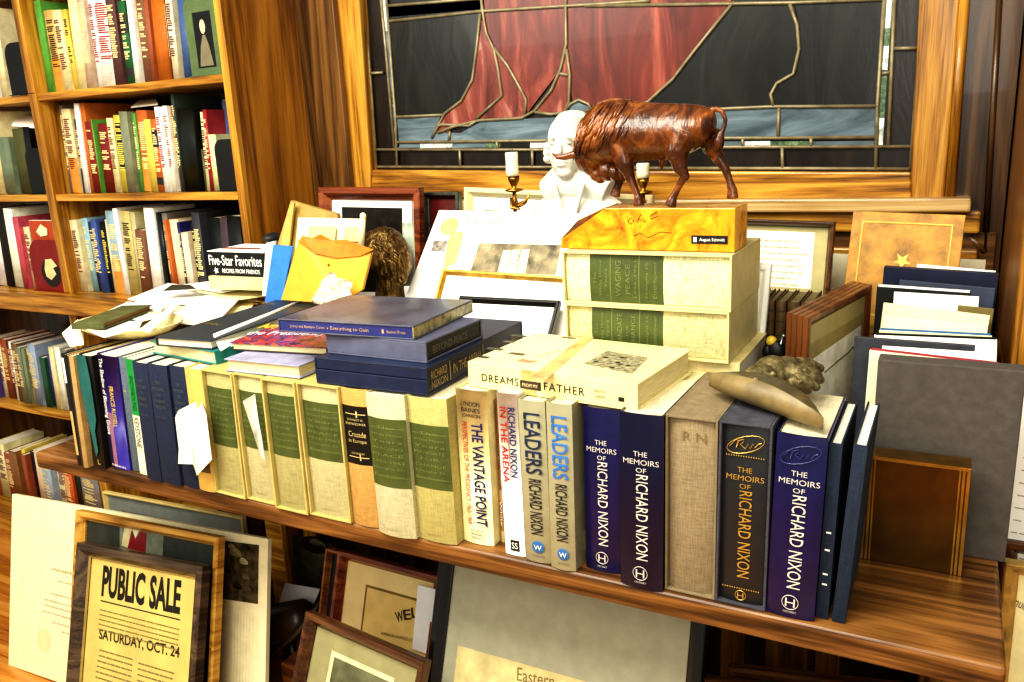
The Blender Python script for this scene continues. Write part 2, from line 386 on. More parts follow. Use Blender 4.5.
def came(pts, r=.0042): 
    m = MB(); m.tube([wp(u, v, .001) for u, v in wq(*pts)], r, leadm, 6); obj('lead_came', m, win)
for pts in [z3((95, -30), (130, 425), (137, 610)), z3((75, -30), (95, 180), (127, 545)), z3((98, 22), (450, -6)), z3((105, 78), (435, 42), (1030, 5), (1060, 4)), z3((130, 428), (305, 420)),
            z3((440, -30), (452, 60), (462, 120), (490, 180), (505, 250), (520, 350), (470, 395), (428, 432)), z3((440, 50), (428, 170), (412, 290), (372, 368), (310, 415), (282, 470), (262, 505)),
            z3((490, 175), (540, 240), (585, 320), (608, 365), (603, 418)), z3((285, 485), (345, 462), (440, 440), (590, 432), (640, 405), (700, 330), (735, 250), (755, 160), (752, -30)),
            z3((280, 465), (300, 455), (400, 460), (430, 440)), z3((755, 180), (768, 270), (765, 370), (748, 412), (700, 418), (640, 410)), z3((725, 268), (762, 275)),
            z3((748, 412), (770, 380), (800, 365), (835, 380), (850, 405)), z3((135, 520), (1024, 510)), z3((50, 547), (1030, 548)), z3((60, 610), (1030, 612)),
            z3((30, 268), (85, 266)), z3((365, 545), (368, 612)), z3((630, 545), (632, 612)), z3((330, 480), (326, 515)), z3((500, 515), (505, 545)), z3((12, -30), (40, 300), (62, 612)),
            z6((-200, 22), (560, 10), (885, -2)), z6((345, 5), (200, 185), (120, 290), (30, 372), (-40, 400)), z6((548, 15), (575, 90), (582, 180), (562, 270), (500, 305), (478, 345), (488, 388)),
            z6((-200, 405), (300, 398), (480, 390), (870, 388)), z6((508, 395), (505, 500)), z6((-200, 508), (865, 502)), z6((-200, 540), (300, 538), (990, 536)), z6((-200, 614), (620, 616), (985, 618)),
            z6((520, 540), (522, 615)), z6((895, -30), (868, 388), (862, 618)), z6((932, -30), (908, 530)), z6((1038, -30), (988, 618)), z6((930, 178), (1018, 176)), z6((885, 268), (912, 266)), z6((376, 505), (376, 535)), z6((626, 505), (626, 535))]:
    came(pts)
def fpoly(name, pts, n0, n1, mat, bevel=.004):
    m = MB(); m.poly(wp, wq(*pts), n0, n1, mat); return obj(name, m, win, bevel=bevel)
fpoly('window_stile', [(361.5, -60), (377, 170), (376, 196), (345, 196), (321.5, -60)], -.01, .03, oakz)
fpoly('window_stile', [(922.5, -60), (911.6, 171), (912, 200), (944, 204), (965, -60)], -.01, .03, oakz)
fpoly('window_rail', [(377, 169.5), (911.6, 171.5), (912, 200), (376, 196)], -.01, .025, oakbig)
# upper part of the window frame, above the view
m = MB(); m.box((-1.62, WY-.03, 2.3), (.08, WY+.02, 2.45), oakx); obj('window_head', m, win)
m = MB(); m.slab(wp, -1.40, 1.62, -.15, 2.3, -.012, -.005, gdark); obj('upper_pane', m, win)
# sill, mouldings and wainscot
pale = wood((120, 86, 42), (180, 146, 90), (214, 184, 128), 'x', .35, 9)
a, b = wp.uv(376, 190), wp.uv(944, 207)
m = MB(); m.slab(wp, -1.5, 1.165, .03, 1.195, -.02, .06, pale); struct('trim_1', m, bevel=.005)
m = MB(); m.slab(wp, -1.5, 1.12, .05, 1.165, -.02, .035, oakx); struct('trim_2', m, bevel=.006)
m = MB(); m.slab(wp, -1.64, .94, .08, 1.12, -.02, .015, oakdx); struct('wall_wainscot', m)
m = MB(); m.slab(wp, -1.5, 1.065, .05, 1.085, .0, .03, oakx); struct('trim_3', m, bevel=.004)
# pilasters between window and bookcases
m = MB(); m.box((-1.70, 1.86, .94), (-1.64, 1.9, 2.6), oakd); m.box((-1.66, 1.90, .94), (-1.54, 1.95, 2.6), oakd); struct('trim_4', m, bevel=.004)
m = MB(); m.tube([ony(326, -30, 1.925), ony(343, 200, 1.925)], .012, oakz, 10); struct('trim_5', m)
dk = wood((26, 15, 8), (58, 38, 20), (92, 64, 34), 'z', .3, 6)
m = MB(); m.box((-.06, WY-.01, .94), (.09, WY+.03, 2.6), dk); struct('trim_6', m)
m = MB(); m.tube([ony(966, -30, 1.93), ony(949, 208, 1.93)], .011, oakz, 10); struct('trim_7', m)
m = MB(); m.tube([ony(1001, -30, 1.94), ony(985, 250, 1.94)], .006, dk, 8); m.tube([ony(969, 236, 1.94), ony(985, 252, 1.94)], .008, oakdx, 8); struct('trim_8', m)
# base cabinet under the window
cabf = 1.64
cb = thing('base_cabinet', 'oak base cabinet built in below the stained glass window behind the bench', 'cabinet', (-.78, cabf, 0))
m = MB(); m.box((-1.635, cabf, .0), (.08, WY-.022, .90), dk); obj('cabinet_body', m, cb)
for x in (-1.61, -1.1, -.62, -.39, -.19, .03):
    m = MB(); m.box((x, cabf-.018, .05), (x+.05, cabf, .9), oakz); obj('stile', m, cb, bevel=.003)
m = MB(); m.box((-1.635, cabf-.035, .90), (.08, WY-.022, .94), oakx); obj('cabinet_top', m, cb, bevel=.005)
# ---- left bookcase
BY = 1.6; XR = -1.64; XM0, XM1 = ony(16, 0, BY).x, ony(25, 0, BY).x
XM0, XM1 = -2.475, -2.44
XL = -3.6
ZT, ZB, ZD, ZC, ZP = 1.545, 1.248, .94, .515, .10
bc = thing('bookcase', 'tall oak bookcase left of the stained glass window, crammed with upright books', 'bookcase', (-2.5, BY, 0))
def part(name, a, b, mat, root=bc, bevel=.002):
    m = MB(); m.box(a, b, mat); return obj(name, m, root, bevel=bevel)
part('side_panel', (XR-.02, BY+.006, 0), (XR, 1.86, 2.3), oakpanel)
part('stile', (XR-.024, BY-.012, .9), (XR+.001, BY+.006, 2.3), oakz)
part('stile', (XR-.024, BY-.012, .0), (XR+.001, BY+.006, .9), oakz)
part('divider', (XM0, BY-.01, .93), (XM1, 1.88, 2.3), oakz)
part('divider', (XM0, BY-.01, .0), (XM1, 1.88, .9), oakz)
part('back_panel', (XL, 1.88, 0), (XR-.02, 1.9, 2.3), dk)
for z, nm in ((ZT, 'shelf'), (ZB, 'shelf'), (1.86, 'shelf')):
    for a, b in ((XL, XM0), (XM1, XR-.024)): part(nm, (a, BY-.004, z-.021), (b, 1.88, z), oakx)
part('desk_ledge', (XL, BY-.07, ZD-.055), (XR, 1.88, ZD), oakx, bevel=.006)
for z in (ZC, ZP):
    for a, b in ((XL, XM0), (XM1, XR-.024)): part('shelf', (a, BY-.004, z-.02), (b, 1.88, z), oakx)
part('plinth', (XL, BY-.02, 0), (XR, BY+.01, ZP-.02), oakx)
part('side_panel', (XL-.02, BY, 0), (XL, 1.88, 2.3), oakpanel)
# ---- right bookcase
rb = thing('bookcase', 'oak bookcase edge at the right of the window with a ledge and black book', 'bookcase', (.5, 1.5, 0))
part('side_panel', (.094, 1.46, 0), (.112, WY+.05, 2.3), wood((88, 54, 22), (128, 84, 38), (152, 104, 54), 'z', .3, 4), rb)
part('stile', (.094, 1.42, .94), (.128, 1.455, 2.3), oakz, rb)
part('ledge', (.093, 1.36, .915), (1.2, 1.75, .945), oakx, rb, .004)
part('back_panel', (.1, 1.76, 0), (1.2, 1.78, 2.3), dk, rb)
part('shelf', (.115, 1.45, 1.32), (1.2, 1.76, 1.34), oakx, rb)
part('cabinet_front', (.113, 1.44, 0), (1.2, 1.46, .915), dk, rb)
for i, (x, c, lab, hh) in enumerate([(.137, (22, 18, 16), 'black spined book with a white and red foot on the right bookcase ledge', .2), (.179, (120, 30, 24), 'dark red book beside the black one on the right bookcase ledge', .21), (.22, (210, 200, 170), 'cream book beside the dark red one on the right bookcase ledge', .19)]):
    def deco(c_, w_, h_, b_, d_, i=i):
        if i == 0: spatch(c_, w_, h_, b_, .1, .9, .0, .26, P((150, 44, 30), .5)); spatch(c_, w_, h_, b_, .3, .5, .28, .55, WHITE)
    mkbook('book', lab, 'book', Matrix.Translation((x, 1.49, .9456)), .036, .2, hh, P(c, .5), deco=deco, group='books on the right bookcase ledge')

# ================================================================== BENCH / TABLE
tb = thing('bench_table', 'long dark stained wooden bench carrying the row of books', 'bench', (-.78, 1.25, 0))
m = MB(); m.box((-1.672, .945, TZ-.036), (.09, 1.52, TZ), walnut_x); obj('top', m, tb, bevel=.006, seg=3)
for x in (-1.63, -.62):
    m = MB(); m.box((x, 1.35, 0), (x+.06, 1.45, TZ-.036), oakd); obj('leg', m, tb, bevel=.003)
m = MB(); m.box((-.235, 1.3, 0), (-.165, 1.4, TZ-.036), oakd); obj('leg', m, tb, bevel=.003)
m = MB(); m.box((.005, 1.3, 0), (.06, 1.4, TZ-.036), oakd); obj('leg', m, tb, bevel=.003)

# ================================================================== SHELF BOOKS
BC = dict(green=(96, 160, 60), tan=(204, 172, 96), cream=(228, 212, 160), pale_blue=(150, 176, 190), white=(246, 242, 224), plum=(92, 52, 54), dark_green=(30, 92, 58), brown=(132, 86, 52), orange=(206, 100, 34),
          black=(24, 22, 20), blue=(60, 90, 150), dark_blue=(34, 40, 100), red=(178, 40, 32), dark_red=(136, 28, 26), grey=(132, 128, 112), dark_grey=(62, 60, 56), yellow=(222, 198, 70), pink=(200, 84, 100),
          olive=(92, 88, 50), sage=(120, 138, 108), purple=(84, 64, 130), rust=(162, 74, 34), teal=(40, 110, 108), beige=(196, 178, 136))
INKS = {'white': (150, 40, 30), 'cream': (110, 50, 40), 'yellow': (30, 28, 26), 'tan': (60, 44, 26)}
def shelf_row(where, zs, items, y=1.635, dep=.17, lo=-9):
    """items: colour, (bl,br) px at the foot, foot y px, (tl, ytop) px, optional writing style"""
    names = [i[0].replace('_', ' ') for i in items]; prev = (XM1+.001, 0, .3) if 'far' not in where and where.split()[0] in ('top', 'second', 'third') else None; XE = {'top': XR-.0245, 'second': XR-.0245, 'third': XR-.0245}.get(where.split()[0], 9) if 'far' not in where else XM0-.001
    for k, it in enumerate(items):
        c, bl, br, yb, tl, yt = it[:6]; st = it[6] if len(it) > 6 else 'lines'
        B0, B1 = ony(bl, yb, y), ony(br, yb, y); T0 = ony(tl, yt, y)
        wd = max(.006, (B1.x-B0.x)*.985); lean = math.atan2(T0.x-B0.x, T0.z-zs); h = min((T0-V((B0.x, y, zs))).length, .262)
        lean = max(-.14, min(.06, lean)); x, lean, prev = pack(prev, max(B0.x, lo), lean, h, wd)
        if prev[0]+max(0, lean)*h > XE: break
        M = upright(x, y+random.uniform(-.012, .012), zs, lean, wd)
        base = BC[c]; gr = sum(base)/3; base = tuple(.82*q_+.18*gr for q_ in base); cv = P(tuple(int(max(0, min(255, q+random.uniform(-8, 8)))) for q in base), random.choice([.35, .5, .7]))
        cov, pg = book_meshes(wd, dep*random.uniform(.88, 1.06), h, cv, PGW, min(.0025, wd*.15), .0018)
        b_ = min(.0025, wd*.15)
        ink = P(INKS.get(c, (232, 214, 150)), .5)
        if st == 'band': spatch(cov, wd, h, b_, .0, 1, .62, .86, P((40, 32, 30), .5)); spatch(cov, wd, h, b_, .0, 1, .1, .2, P((40, 32, 30), .5))
        if st == 'two': spatch(cov, wd, h, b_, .0, 1, .0, .42, P((212, 140, 60), .5))
        if st == 'box': spatch(cov, wd, h, b_, .1, .9, .3, .9, P((20, 18, 16), .5)); ink = P((230, 208, 90), .5)
        if st != 'plain' and wd > .008:
            n = int(h*.62/.0058); z = h*.9
            for q in range(n):
                z -= .0058
                if random.random() < .8:
                    g = random.uniform(.3, .42); spatch(cov, wd, h, b_, .5-g, .5+g*random.uniform(.3, .9), (z-.0015)/h, (z+.0022)/h, ink, .0007)
        for q in pg.v: pass
        L = names[k-1] if k else None; R = names[k+1] if k+1 < len(items) else None
        pos = ('between %s and %s' % (L, R)) if L and R else ('at left end beside %s' % R if R else 'at right end beside %s' % L)
        extra = {'band': ' with dark bands', 'two': ' with orange foot', 'box': ' with black title box'}.get(st, '')
        sz = 'thin ' if wd < .014 else ('thick ' if wd > .034 else '')
        o = thing('book', '%s%s book%s %s, %s' % (sz, names[k], extra, pos, where), 'book', mat=M, group='books on '+where)
        obj('cover', cov, o, world=False); obj('pages', pg, o, world=False)
q = lambda L, s=4, oy=0, : L
def zz(items, sc, ox, oy): return [(i[0], ox+i[1]/sc, ox+i[2]/sc, oy+i[3]/sc, ox+i[4]/sc, oy+i[5]/sc)+tuple(i[6:]) for i in items]
shelf_row('top shelf', ZT, zz([('green', 165, 190, 345, 110, 12, 'plain'), ('tan', 192, 232, 340, 145, 50, 'two'), ('cream', 234, 268, 336, 186, 50), ('yellow', 270, 288, 334, 222, 45), ('cream', 290, 326, 332, 258, 0, 'plain'), ('beige', 328, 358, 330, 290, -30), ('white', 360, 382, 328, 305, -20),
    ('white', 384, 452, 322, 345, -20), ('plum', 456, 492, 318, 400, -10), ('white', 494, 500, 314, 436, 5, 'plain'), ('dark_green', 501, 530, 314, 446, 15, 'band'), ('white', 532, 553, 312, 500, -10, 'plain'), ('brown', 556, 588, 308, 515, -20), ('rust', 590, 606, 304, 555, -25, 'plain'), ('orange', 608, 658, 303, 575, -20, 'plain'),
    ('orange', 662, 682, 296, 628, -20), ('black', 684, 696, 293, 650, -30, 'plain'), ('cream', 698, 724, 290, 665, -20), ('blue', 726, 752, 286, 700, -10, 'plain'), ('white', 754, 774, 284, 730, -10, 'plain')], 4, 0, 0))
shelf_row('second shelf', ZB, zz([('grey', 256, 270, 135, 205, -220), ('cream', 272, 306, 133, 222, -200, 'two'), ('dark_grey', 308, 330, 132, 268, -160), ('white', 332, 350, 131, 285, -240, 'plain'), ('orange', 352, 370, 130, 300, -265, 'plain'), ('dark_red', 372, 404, 129, 332, -150), ('green', 406, 410, 128, 362, -160, 'plain'), ('dark_red', 412, 450, 127, 382, -140),
    ('cream', 452, 476, 126, 412, -165), ('yellow', 478, 515, 126, 448, -175, 'box'), ('grey', 518, 550, 125, 488, -190, 'plain'), ('green', 552, 566, 124, 520, -185), ('orange', 568, 608, 124, 535, -195, 'two'), ('yellow', 610, 640, 123, 578, -160, 'plain'), ('orange', 642, 668, 122, 600, -160, 'band'), ('white', 670, 692, 121, 622, -210), ('white', 694, 712, 121, 652, -215), ('rust', 714, 732, 120, 672, -210),
    ('dark_grey', 734, 746, 120, 684, -295), ('black', 748, 806, 120, 718, -200, 'plain'), ('olive', 808, 816, 118, 775, -40, 'plain'), ('cream', 818, 836, 118, 790, -190), ('red', 838, 853, 118, 802, -200), ('cream', 855, 884, 117, 830, -100, 'plain')], 4, 0, 160))
shelf_row('third shelf', ZD, zz([('cream', 315, 343, 525, 265, 240), ('pale_blue', 345, 366, 526, 295, 235), ('dark_blue', 368, 396, 527, 320, 250), ('blue', 398, 418, 528, 350, 240), ('black', 420, 438, 529, 376, 250, 'box'), ('cream', 440, 452, 530, 398, 240, 'plain'), ('pale_blue', 454, 494, 532, 402, 205, 'two'), ('white', 497, 514, 534, 430, 165, 'plain'),
    ('tan', 516, 552, 536, 472, 205), ('beige', 554, 572, 536, 512, 210, 'plain'), ('brown', 574, 608, 536, 545, 280), ('white', 610, 648, 536, 545, 190, 'plain'), ('black', 650, 668, 534, 605, 212, 'plain'), ('grey', 670, 690, 530, 625, 215), ('orange', 692, 702, 520, 645, 240, 'plain'), ('cream', 704, 738, 512, 660, 240, 'plain'),
    ('dark_blue', 740, 752, 505, 700, 250), ('cream', 754, 780, 500, 725, 290, 'plain'), ('black', 782, 806, 490, 750, 250), ('dark_grey', 808, 838, 480, 775, 210), ('black', 840, 892, 478, 822, 235, 'plain'), ('dark_grey', 894, 930, 478, 880, 235, 'plain'), ('black', 932, 985, 478, 915, 225, 'plain')], 4, 0, 160), y=1.63)
shelf_row('lower shelf', ZC, zz([('cream', -30, -8, 352, -60, 140), ('purple', -6, 10, 352, -34, 150), ('cream', 12, 24, 353, -20, 150), ('rust', 26, 46, 355, 0, 140), ('plum', 48, 60, 356, 22, 150), ('white', 62, 72, 358, 34, 145), ('brown', 74, 92, 360, 45, 150), ('grey', 94, 110, 362, 64, 160), ('sage', 112, 122, 364, 84, 165, 'plain'), ('tan', 124, 132, 365, 96, 165), ('pale_blue', 134, 158, 368, 100, 150),
    ('red', 160, 168, 372, 134, 195, 'plain'), ('dark_green', 170, 186, 376, 145, 195, 'plain'), ('purple', 188, 205, 380, 165, 190, 'plain'), ('cream', 207, 222, 385, 175, 160, 'plain'), ('white', 224, 240, 388, 196, 160, 'plain'), ('grey', 242, 262, 390, 214, 170), ('brown', 264, 290, 394, 236, 180), ('dark_green', 292, 320, 400, 264, 180)], 3.41, 0, 300))
shelf_row('bottom shelf', ZP, zz([('orange', -20, 8, 675, -50, 500), ('cream', 10, 40, 676, -16, 490), ('rust', 42, 66, 680, 8, 520), ('brown', 68, 92, 684, 34, 510, 'plain'), ('yellow', 94, 106, 686, 60, 510), ('rust', 108, 120, 690, 78, 525, 'plain'), ('black', 122, 134, 692, 92, 520, 'plain'), ('cream', 136, 170, 700, 118, 520, 'plain'), ('pale_blue', 172, 200, 706, 150, 540),
    ('cream', 202, 232, 712, 180, 560), ('orange', 234, 262, 720, 214, 570), ('black', 264, 290, 728, 244, 570, 'plain'), ('grey', 292, 350, 736, 274, 570)], 3.41, 0, 300))
shelf_row('far left top shelf', ZT, zz([('dark_blue', -40, -20, 362, -90, 60), ('white', -18, 5, 360, -60, 40, 'plain'), ('dark_blue', 7, 15, 358, -30, 80, 'plain'), ('cream', 17, 44, 357, -10, 30, 'plain')], 4, 0, 0))
shelf_row('far left second shelf', ZB, zz([('cream', -40, -8, 137, -60, -180), ('cream', -6, 28, 136, -40, -190, 'plain'), ('sage', 30, 74, 135, 2, -85, 'plain'), ('olive', 76, 124, 134, 36, -120, 'plain'), ('black', 126, 150, 133, 90, -130, 'plain')], 4, 0, 160))
shelf_row('far left third shelf', ZD, zz([('cream', -60, -30, 500, -90, 210), ('white', -28, 28, 503, -50, 200, 'plain'), ('black', 30, 62, 505, -10, 195, 'plain'), ('white', 64, 98, 507, 8, 195, 'plain'), ('pink', 100, 122, 508, 45, 230, 'plain'), ('cream', 124, 146, 510, 75, 270)], 4, 0, 160), y=1.62)
# face-out card, book, bookends
def bookend(label, x0, x1, z, h, mat, y, pic=None, tilt=0):
    z += .0012; x1 -= .010
    t = thing('bookend', label, 'bookend', ((x0+x1)/2, y, z))
    pl = Plane((x0, y, z), (1, 0, 0), (0, 0, 1)); W = x1-x0; r = W*.28
    pts = [(0, 0), (W, 0)]+[(W-r+r*math.cos(a), h-r+r*math.sin(a)) for a in [math.pi/2*k/5 for k in range(6)]]+[(r-r*math.cos(a), h-r+r*math.sin(a)) for a in [math.pi/2*(5-k)/5 for k in range(6)]]
    m = MB(); m.poly(pl, pts, 0, .0015, mat); obj('upright_plate', m, t)
    m = MB(); m.box((x0, y-.011, z), (x1, y, z+.0015), mat); obj('base_plate', m, t)
    if pic: pic(t, pl, W, h)
    return t
def at(z): return lambda *p: ony(*p, z)
a, b = ony(192, 60, 1.62), ony(229, 60, 1.62)
def lettered(t, pl, W, h):
    m = MB(); m.slab(pl, W*.24, h*.1, W*.76, h*.78, .0016, .0022, P((14, 13, 12), .4))
    m.poly(pl, [(W*.3, h*.12), (W*.7, h*.12), (W*.62, h*.38), (W*.55, h*.5), (W*.47, h*.5), (W*.38, h*.36)], .0022, .0027, P((120, 112, 88), .6))
    m.poly(pl, [(W*(.5+.08*math.cos(k)), h*(.6+.09*math.sin(k))) for k in [i*.7 for i in range(9)]], .0022, .0028, P((216, 200, 150), .6)); obj('portrait_card', m, t)
bookend('sage green metal bookend with a small portrait card at the end of the top shelf', a.x, b.x, ZT, .2, P((92, 108, 70), .4), 1.615, lettered)
m = MB(); m.box((ony(190, 40, 1.66).x, 1.65, ZT+.001), (ony(214, 40, 1.66).x, 1.665, ZT+.3), P((20, 20, 18), .4)); pl = Plane((ony(190, 40, 1.66).x, 1.65, ZT+.001), (1, 0, 0), (0, 0, 1)); m.poly(pl, [(.05, .24), (.09, .245), (.12, .225), (.11, .21), (.07, .22)], .0002, .0008, P((206, 206, 196), .6)); solid('book', m, 'black book turned face out behind the green bookend on the top shelf', 'book')
a, b = ony(212, 140, 1.62), ony(242, 140, 1.62); bookend('black metal bookend at the right end of the second shelf', a.x, b.x, ZB, .135, BLACK, 1.625)
m = MB(); m.box((a.x-.03, 1.70, ZB+.0015), (b.x-.026, 1.75, ZB+.24), P((84, 92, 128), .6)); m.box((a.x-.028, 1.703, ZB+.24), (b.x-.007, 1.747, ZB+.2415), PGW); solid('book', m, 'large slate blue book standing behind the black bookend on the second shelf', 'book')
a, b = ony(8, 70, 1.6), ony(36, 70, 1.6); bookend('black bookend with a round cut-out, far left of the top shelf', a.x, b.x, ZT, .15, BLACK, 1.6)
a, b = ony(28, 170, 1.61), ony(51, 170, 1.61); bookend('black bookend in the far left bay of the second shelf', a.x, b.x, ZB, .14, BLACK, 1.61)
def eagle(t, pl, W, h):
    m = MB(); m.poly(pl, [(W*(.52+.26*math.cos(k)), h*(.36+.28*math.sin(k))) for k in [i*.45 for i in range(14)]], .0016, .0022, P((30, 26, 22), .5))
    m.poly(pl, [(W*.36, h*.42), (W*.42, h*.62), (W*.6, h*.64), (W*.72, h*.5), (W*.6, h*.46), (W*.66, h*.34), (W*.5, h*.22), (W*.38, h*.28)], .0022, .0027, P((214, 204, 150), .5)); obj('picture_card', m, t)
a, b = ony(31, 260, 1.6), ony(69, 260, 1.6); bookend('dark red bookend with an eagle picture card, third shelf of the left bay', a.x, b.x, ZD, .165, P((126, 26, 22), .4), 1.6, eagle)
m = MB(); m.box((a.x+.006, 1.612, ZD+.0018), (b.x-.03, 1.63, ZD+.225), P((176, 74, 34), .5)); pl = Plane((a.x, 1.61, ZD), (1, 0, 0), (0, 0, 1)); m.poly(pl, [(.04, .19), (.07, .215), (.1, .2), (.095, .18), (.06, .175)], .0002, .0008, P((236, 222, 180), .6)); m.box((a.x+.008, 1.612, ZD+.225), (b.x-.032, 1.628, ZD+.2262), PGW)
solid('book', m, 'orange illustrated book standing face out behind the dark red bookend', 'book')
# loose papers on top of shelf books
def leaf(name, label, cat, pts, mat, th=.003, group=None):
    m = MB(); n = len(pts); vs = [V(p) for p in pts]+[V(p)+V((0, 0, th)) for p in pts]
    m.add(vs, [tuple(range(n-1, -1, -1)), tuple(range(n, 2*n))]+[(i, (i+1) % n, n+(i+1) % n, n+i) for i in range(n)], mat)
    return solid(name, m, label, cat, group)
leaf('paper', 'white folded papers lying over the books in the far left second shelf', 'paper', [ony(12, 126, 1.64), ony(42, 129, 1.64), ony(40, 118, 1.75), ony(18, 118, 1.75)], PAPER, .006)
leaf('paper', 'pale paper resting across the green and yellow books on the second shelf', 'paper', [ony(131, 108, 1.66), ony(158, 105, 1.66), ony(156, 100, 1.76), ony(140, 101, 1.76)], P((222, 216, 196), .7), .004)
# ================================================================== FRONT ROW OF STANDING BOOKS
def A_(*p): return (60+p[0]/3.41, 300+p[1]/3.41)
FR = 'front row of books on the bench'
prevR = [None]
def settle(M, w_, h):
    if M[0][3] < -.66: h = min(h, .2315)
    lean = math.atan2(M[0][2], M[2][2]); x = M[0][3]; w_ = max(w_*.992, .006)
    x0 = x
    if prevR[0]:
        need = prevR[0][0]+.0005-x
        if need > 0: w_ = max(.006, w_-need*.9)
    x, lean, prevR[0] = pack(prevR[0], x, lean, h, w_, .0015)
    return upright(x, M[1][3], TZ, lean, w_), w_, h
def rowbook(name, label, TL, TR, BL, BR, cov, d=.165, pg=None, bulge=.003, deco=None, spine=None, cat='book', y=None):
    M, w_, h = stand(TL, TR, BL, BR, y=y); M, w_, h = settle(M, w_, h)
    return mkbook(name, label, cat, M, w_, d, h, cov, pg, bulge, deco, 'front row of books on the bench', spine), M, w_, h
def slipcase(name, label, M, w_, d, h, mat, t=.0032, group=None, front_open=True, cat='slipcase', lip=None):
    o = thing(name, label, cat, mat=M, group=group)
    m = MB(); m.box((0, 0, 0), (t, d, h), mat); m.box((w_-t, 0, 0), (w_, d, h), mat); m.box((t, 0, 0), (w_-t, d, t), mat); m.box((t, 0, h-t), (w_-t, d, h), mat); m.box((t, d-t, t), (w_-t, d, h-t), mat)
    obj('case_shell', m, o, world=False, bevel=.0006)
    return o
def rowcase(label, TL, TR, BL, BR, mat, vlabel, vcov, d=.17, deco=None, spine=None, bulge=.004, vpg=None, t=.0032, gap=.0006, rec=.003):
    M, w_, h = stand(TL, TR, BL, BR); M, w_, h = settle(M, w_, h)
    slipcase('slipcase', label, M, w_, d, h, mat, t, 'slipcases in the front row')
    M2 = M @ Matrix.Translation((t+gap, rec+bulge, t+.0002))
    mkbook('book', vlabel, 'book', M2, w_-2*t-2*gap, d-.012-bulge, h-2*t-.001, vcov, vpg or PG, bulge, deco, 'front row of books on the bench', spine)
    return M, w_, h
# worn left-hand books
def deco_thin(c, w_, h, b, d): spatch(c, w_, h, b, .3, .75, .1, .5, P((196, 170, 110), .5)); spatch(c, w_, h, b, .3, .7, .75, .97, WHITE)
rowbook('book', 'thin black book with pale lettering, leftmost in the front row', A_(-2, 172), A_(18, 178), A_(60, 560), A_(77, 570), P((30, 28, 24), .4), deco=deco_thin, d=.15)
def deco_b(c, w_, h, b, d): spatch(c, w_, h, b, .15, .5, .0, 1, P((60, 46, 30), .5))
rowbook('book', 'narrow tan spined book second from the left end of the front row', A_(18, 178), A_(44, 180), A_(78, 570), A_(93, 574), P((178, 148, 98), .6), deco=deco_b, d=.15)
def deco_teal(c, w_, h, b, d):
    te = P((42, 104, 100), .45)
    n = 8
    pts = [(.02, 1.0), (.75, 1.0), (.9, .8), (.97, .45), (.75, .34), (.8, .16), (.58, .1), (.4, .3), (.2, .5), (.0, .72)]
    c.poly(Plane((0, .001-b-.0015, 0), (1, 0, 0), (0, 0, 1)), [(x*w_, z*h) for x, z in pts], 0, .0006, te)
    stext(c, w_, h, b, 'V', .45, .75, .22, .28, WHITE, False); stext(c, w_, h, b, 'L', .62, .78, .035, .08, P((210, 190, 60), .5), False, 1e-3)
    stext(c, w_, h, b, 'American', .08, .3, .16, .4, GOLD, True)
    for z in (.62, .7): spatch(c, w_, h, b, .1, .3, z, z+.05, P((176, 140, 70), .5))
rowbook('book', 'black book in a torn teal dust jacket near the left end', A_(46, 165), A_(95, 165), A_(93, 574), A_(155, 565), P((26, 26, 22), .45), deco=deco_teal, d=.16, bulge=.004)
def deco_pur(c, w_, h, b, d):
    spatch(c, w_, h, b, .0, .3, .0, 1, P((44, 30, 60), .4)); spatch(c, w_, h, b, .3, .52, .02, .5, P((150, 108, 130), .45))
    stext(c, w_, h, b, 'The Shadow of Blooming Grove', .12, .38, .3, .97, WHITE, True, .006)
    stext(c, w_, h, b, 'FRANCIS RUSSELL', .55, .75, .38, .74, P((216, 190, 90), .4), True, .01)
    stext(c, w_, h, b, 'McGRAW-HILL', .2, .9, .015, .035, WHITE, False)
rowbook('book', 'purple dust-jacketed biography with white and yellow lettering, beside the torn teal book', A_(96, 166), A_(168, 182), A_(165, 568), A_(238, 582), P((56, 42, 128), .35), deco=deco_pur, d=.17, bulge=.005)
rowbook('book', 'plain blue grey clothbound book beside the purple biography', A_(166, 185), A_(190, 187), A_(240, 578), A_(270, 588), cloth((92, 104, 112)), deco=lambda c, w_, h, b, d: spatch(c, w_, h, b, .3, .7, .7, .72, P((150, 150, 130), .5)), d=.16)
def deco_key(c, w_, h, b, d):
    spatch(c, w_, h, b, 0, 1, .52, 1, P((34, 150, 70), .4)); spatch(c, w_, h, b, 0, 1, 0, .52, P((236, 228, 196), .5))
    stext(c, w_, h, b, 'SNOWBOUND', .25, .75, .56, .86, P((20, 70, 40), .5), True, .01); stext(c, w_, h, b, 'KEYSTONE', .2, .8, .24, .5, P((60, 84, 60), .5), True, .01)
rowbook('book', 'slim book whose spine is green above and white below', A_(190, 184), A_(214, 184), A_(272, 590), A_(298, 602), P((240, 234, 210), .5), deco=deco_key, d=.165, bulge=.001)
navy = cloth((28, 38, 62))
fade = P((86, 90, 92), .6)
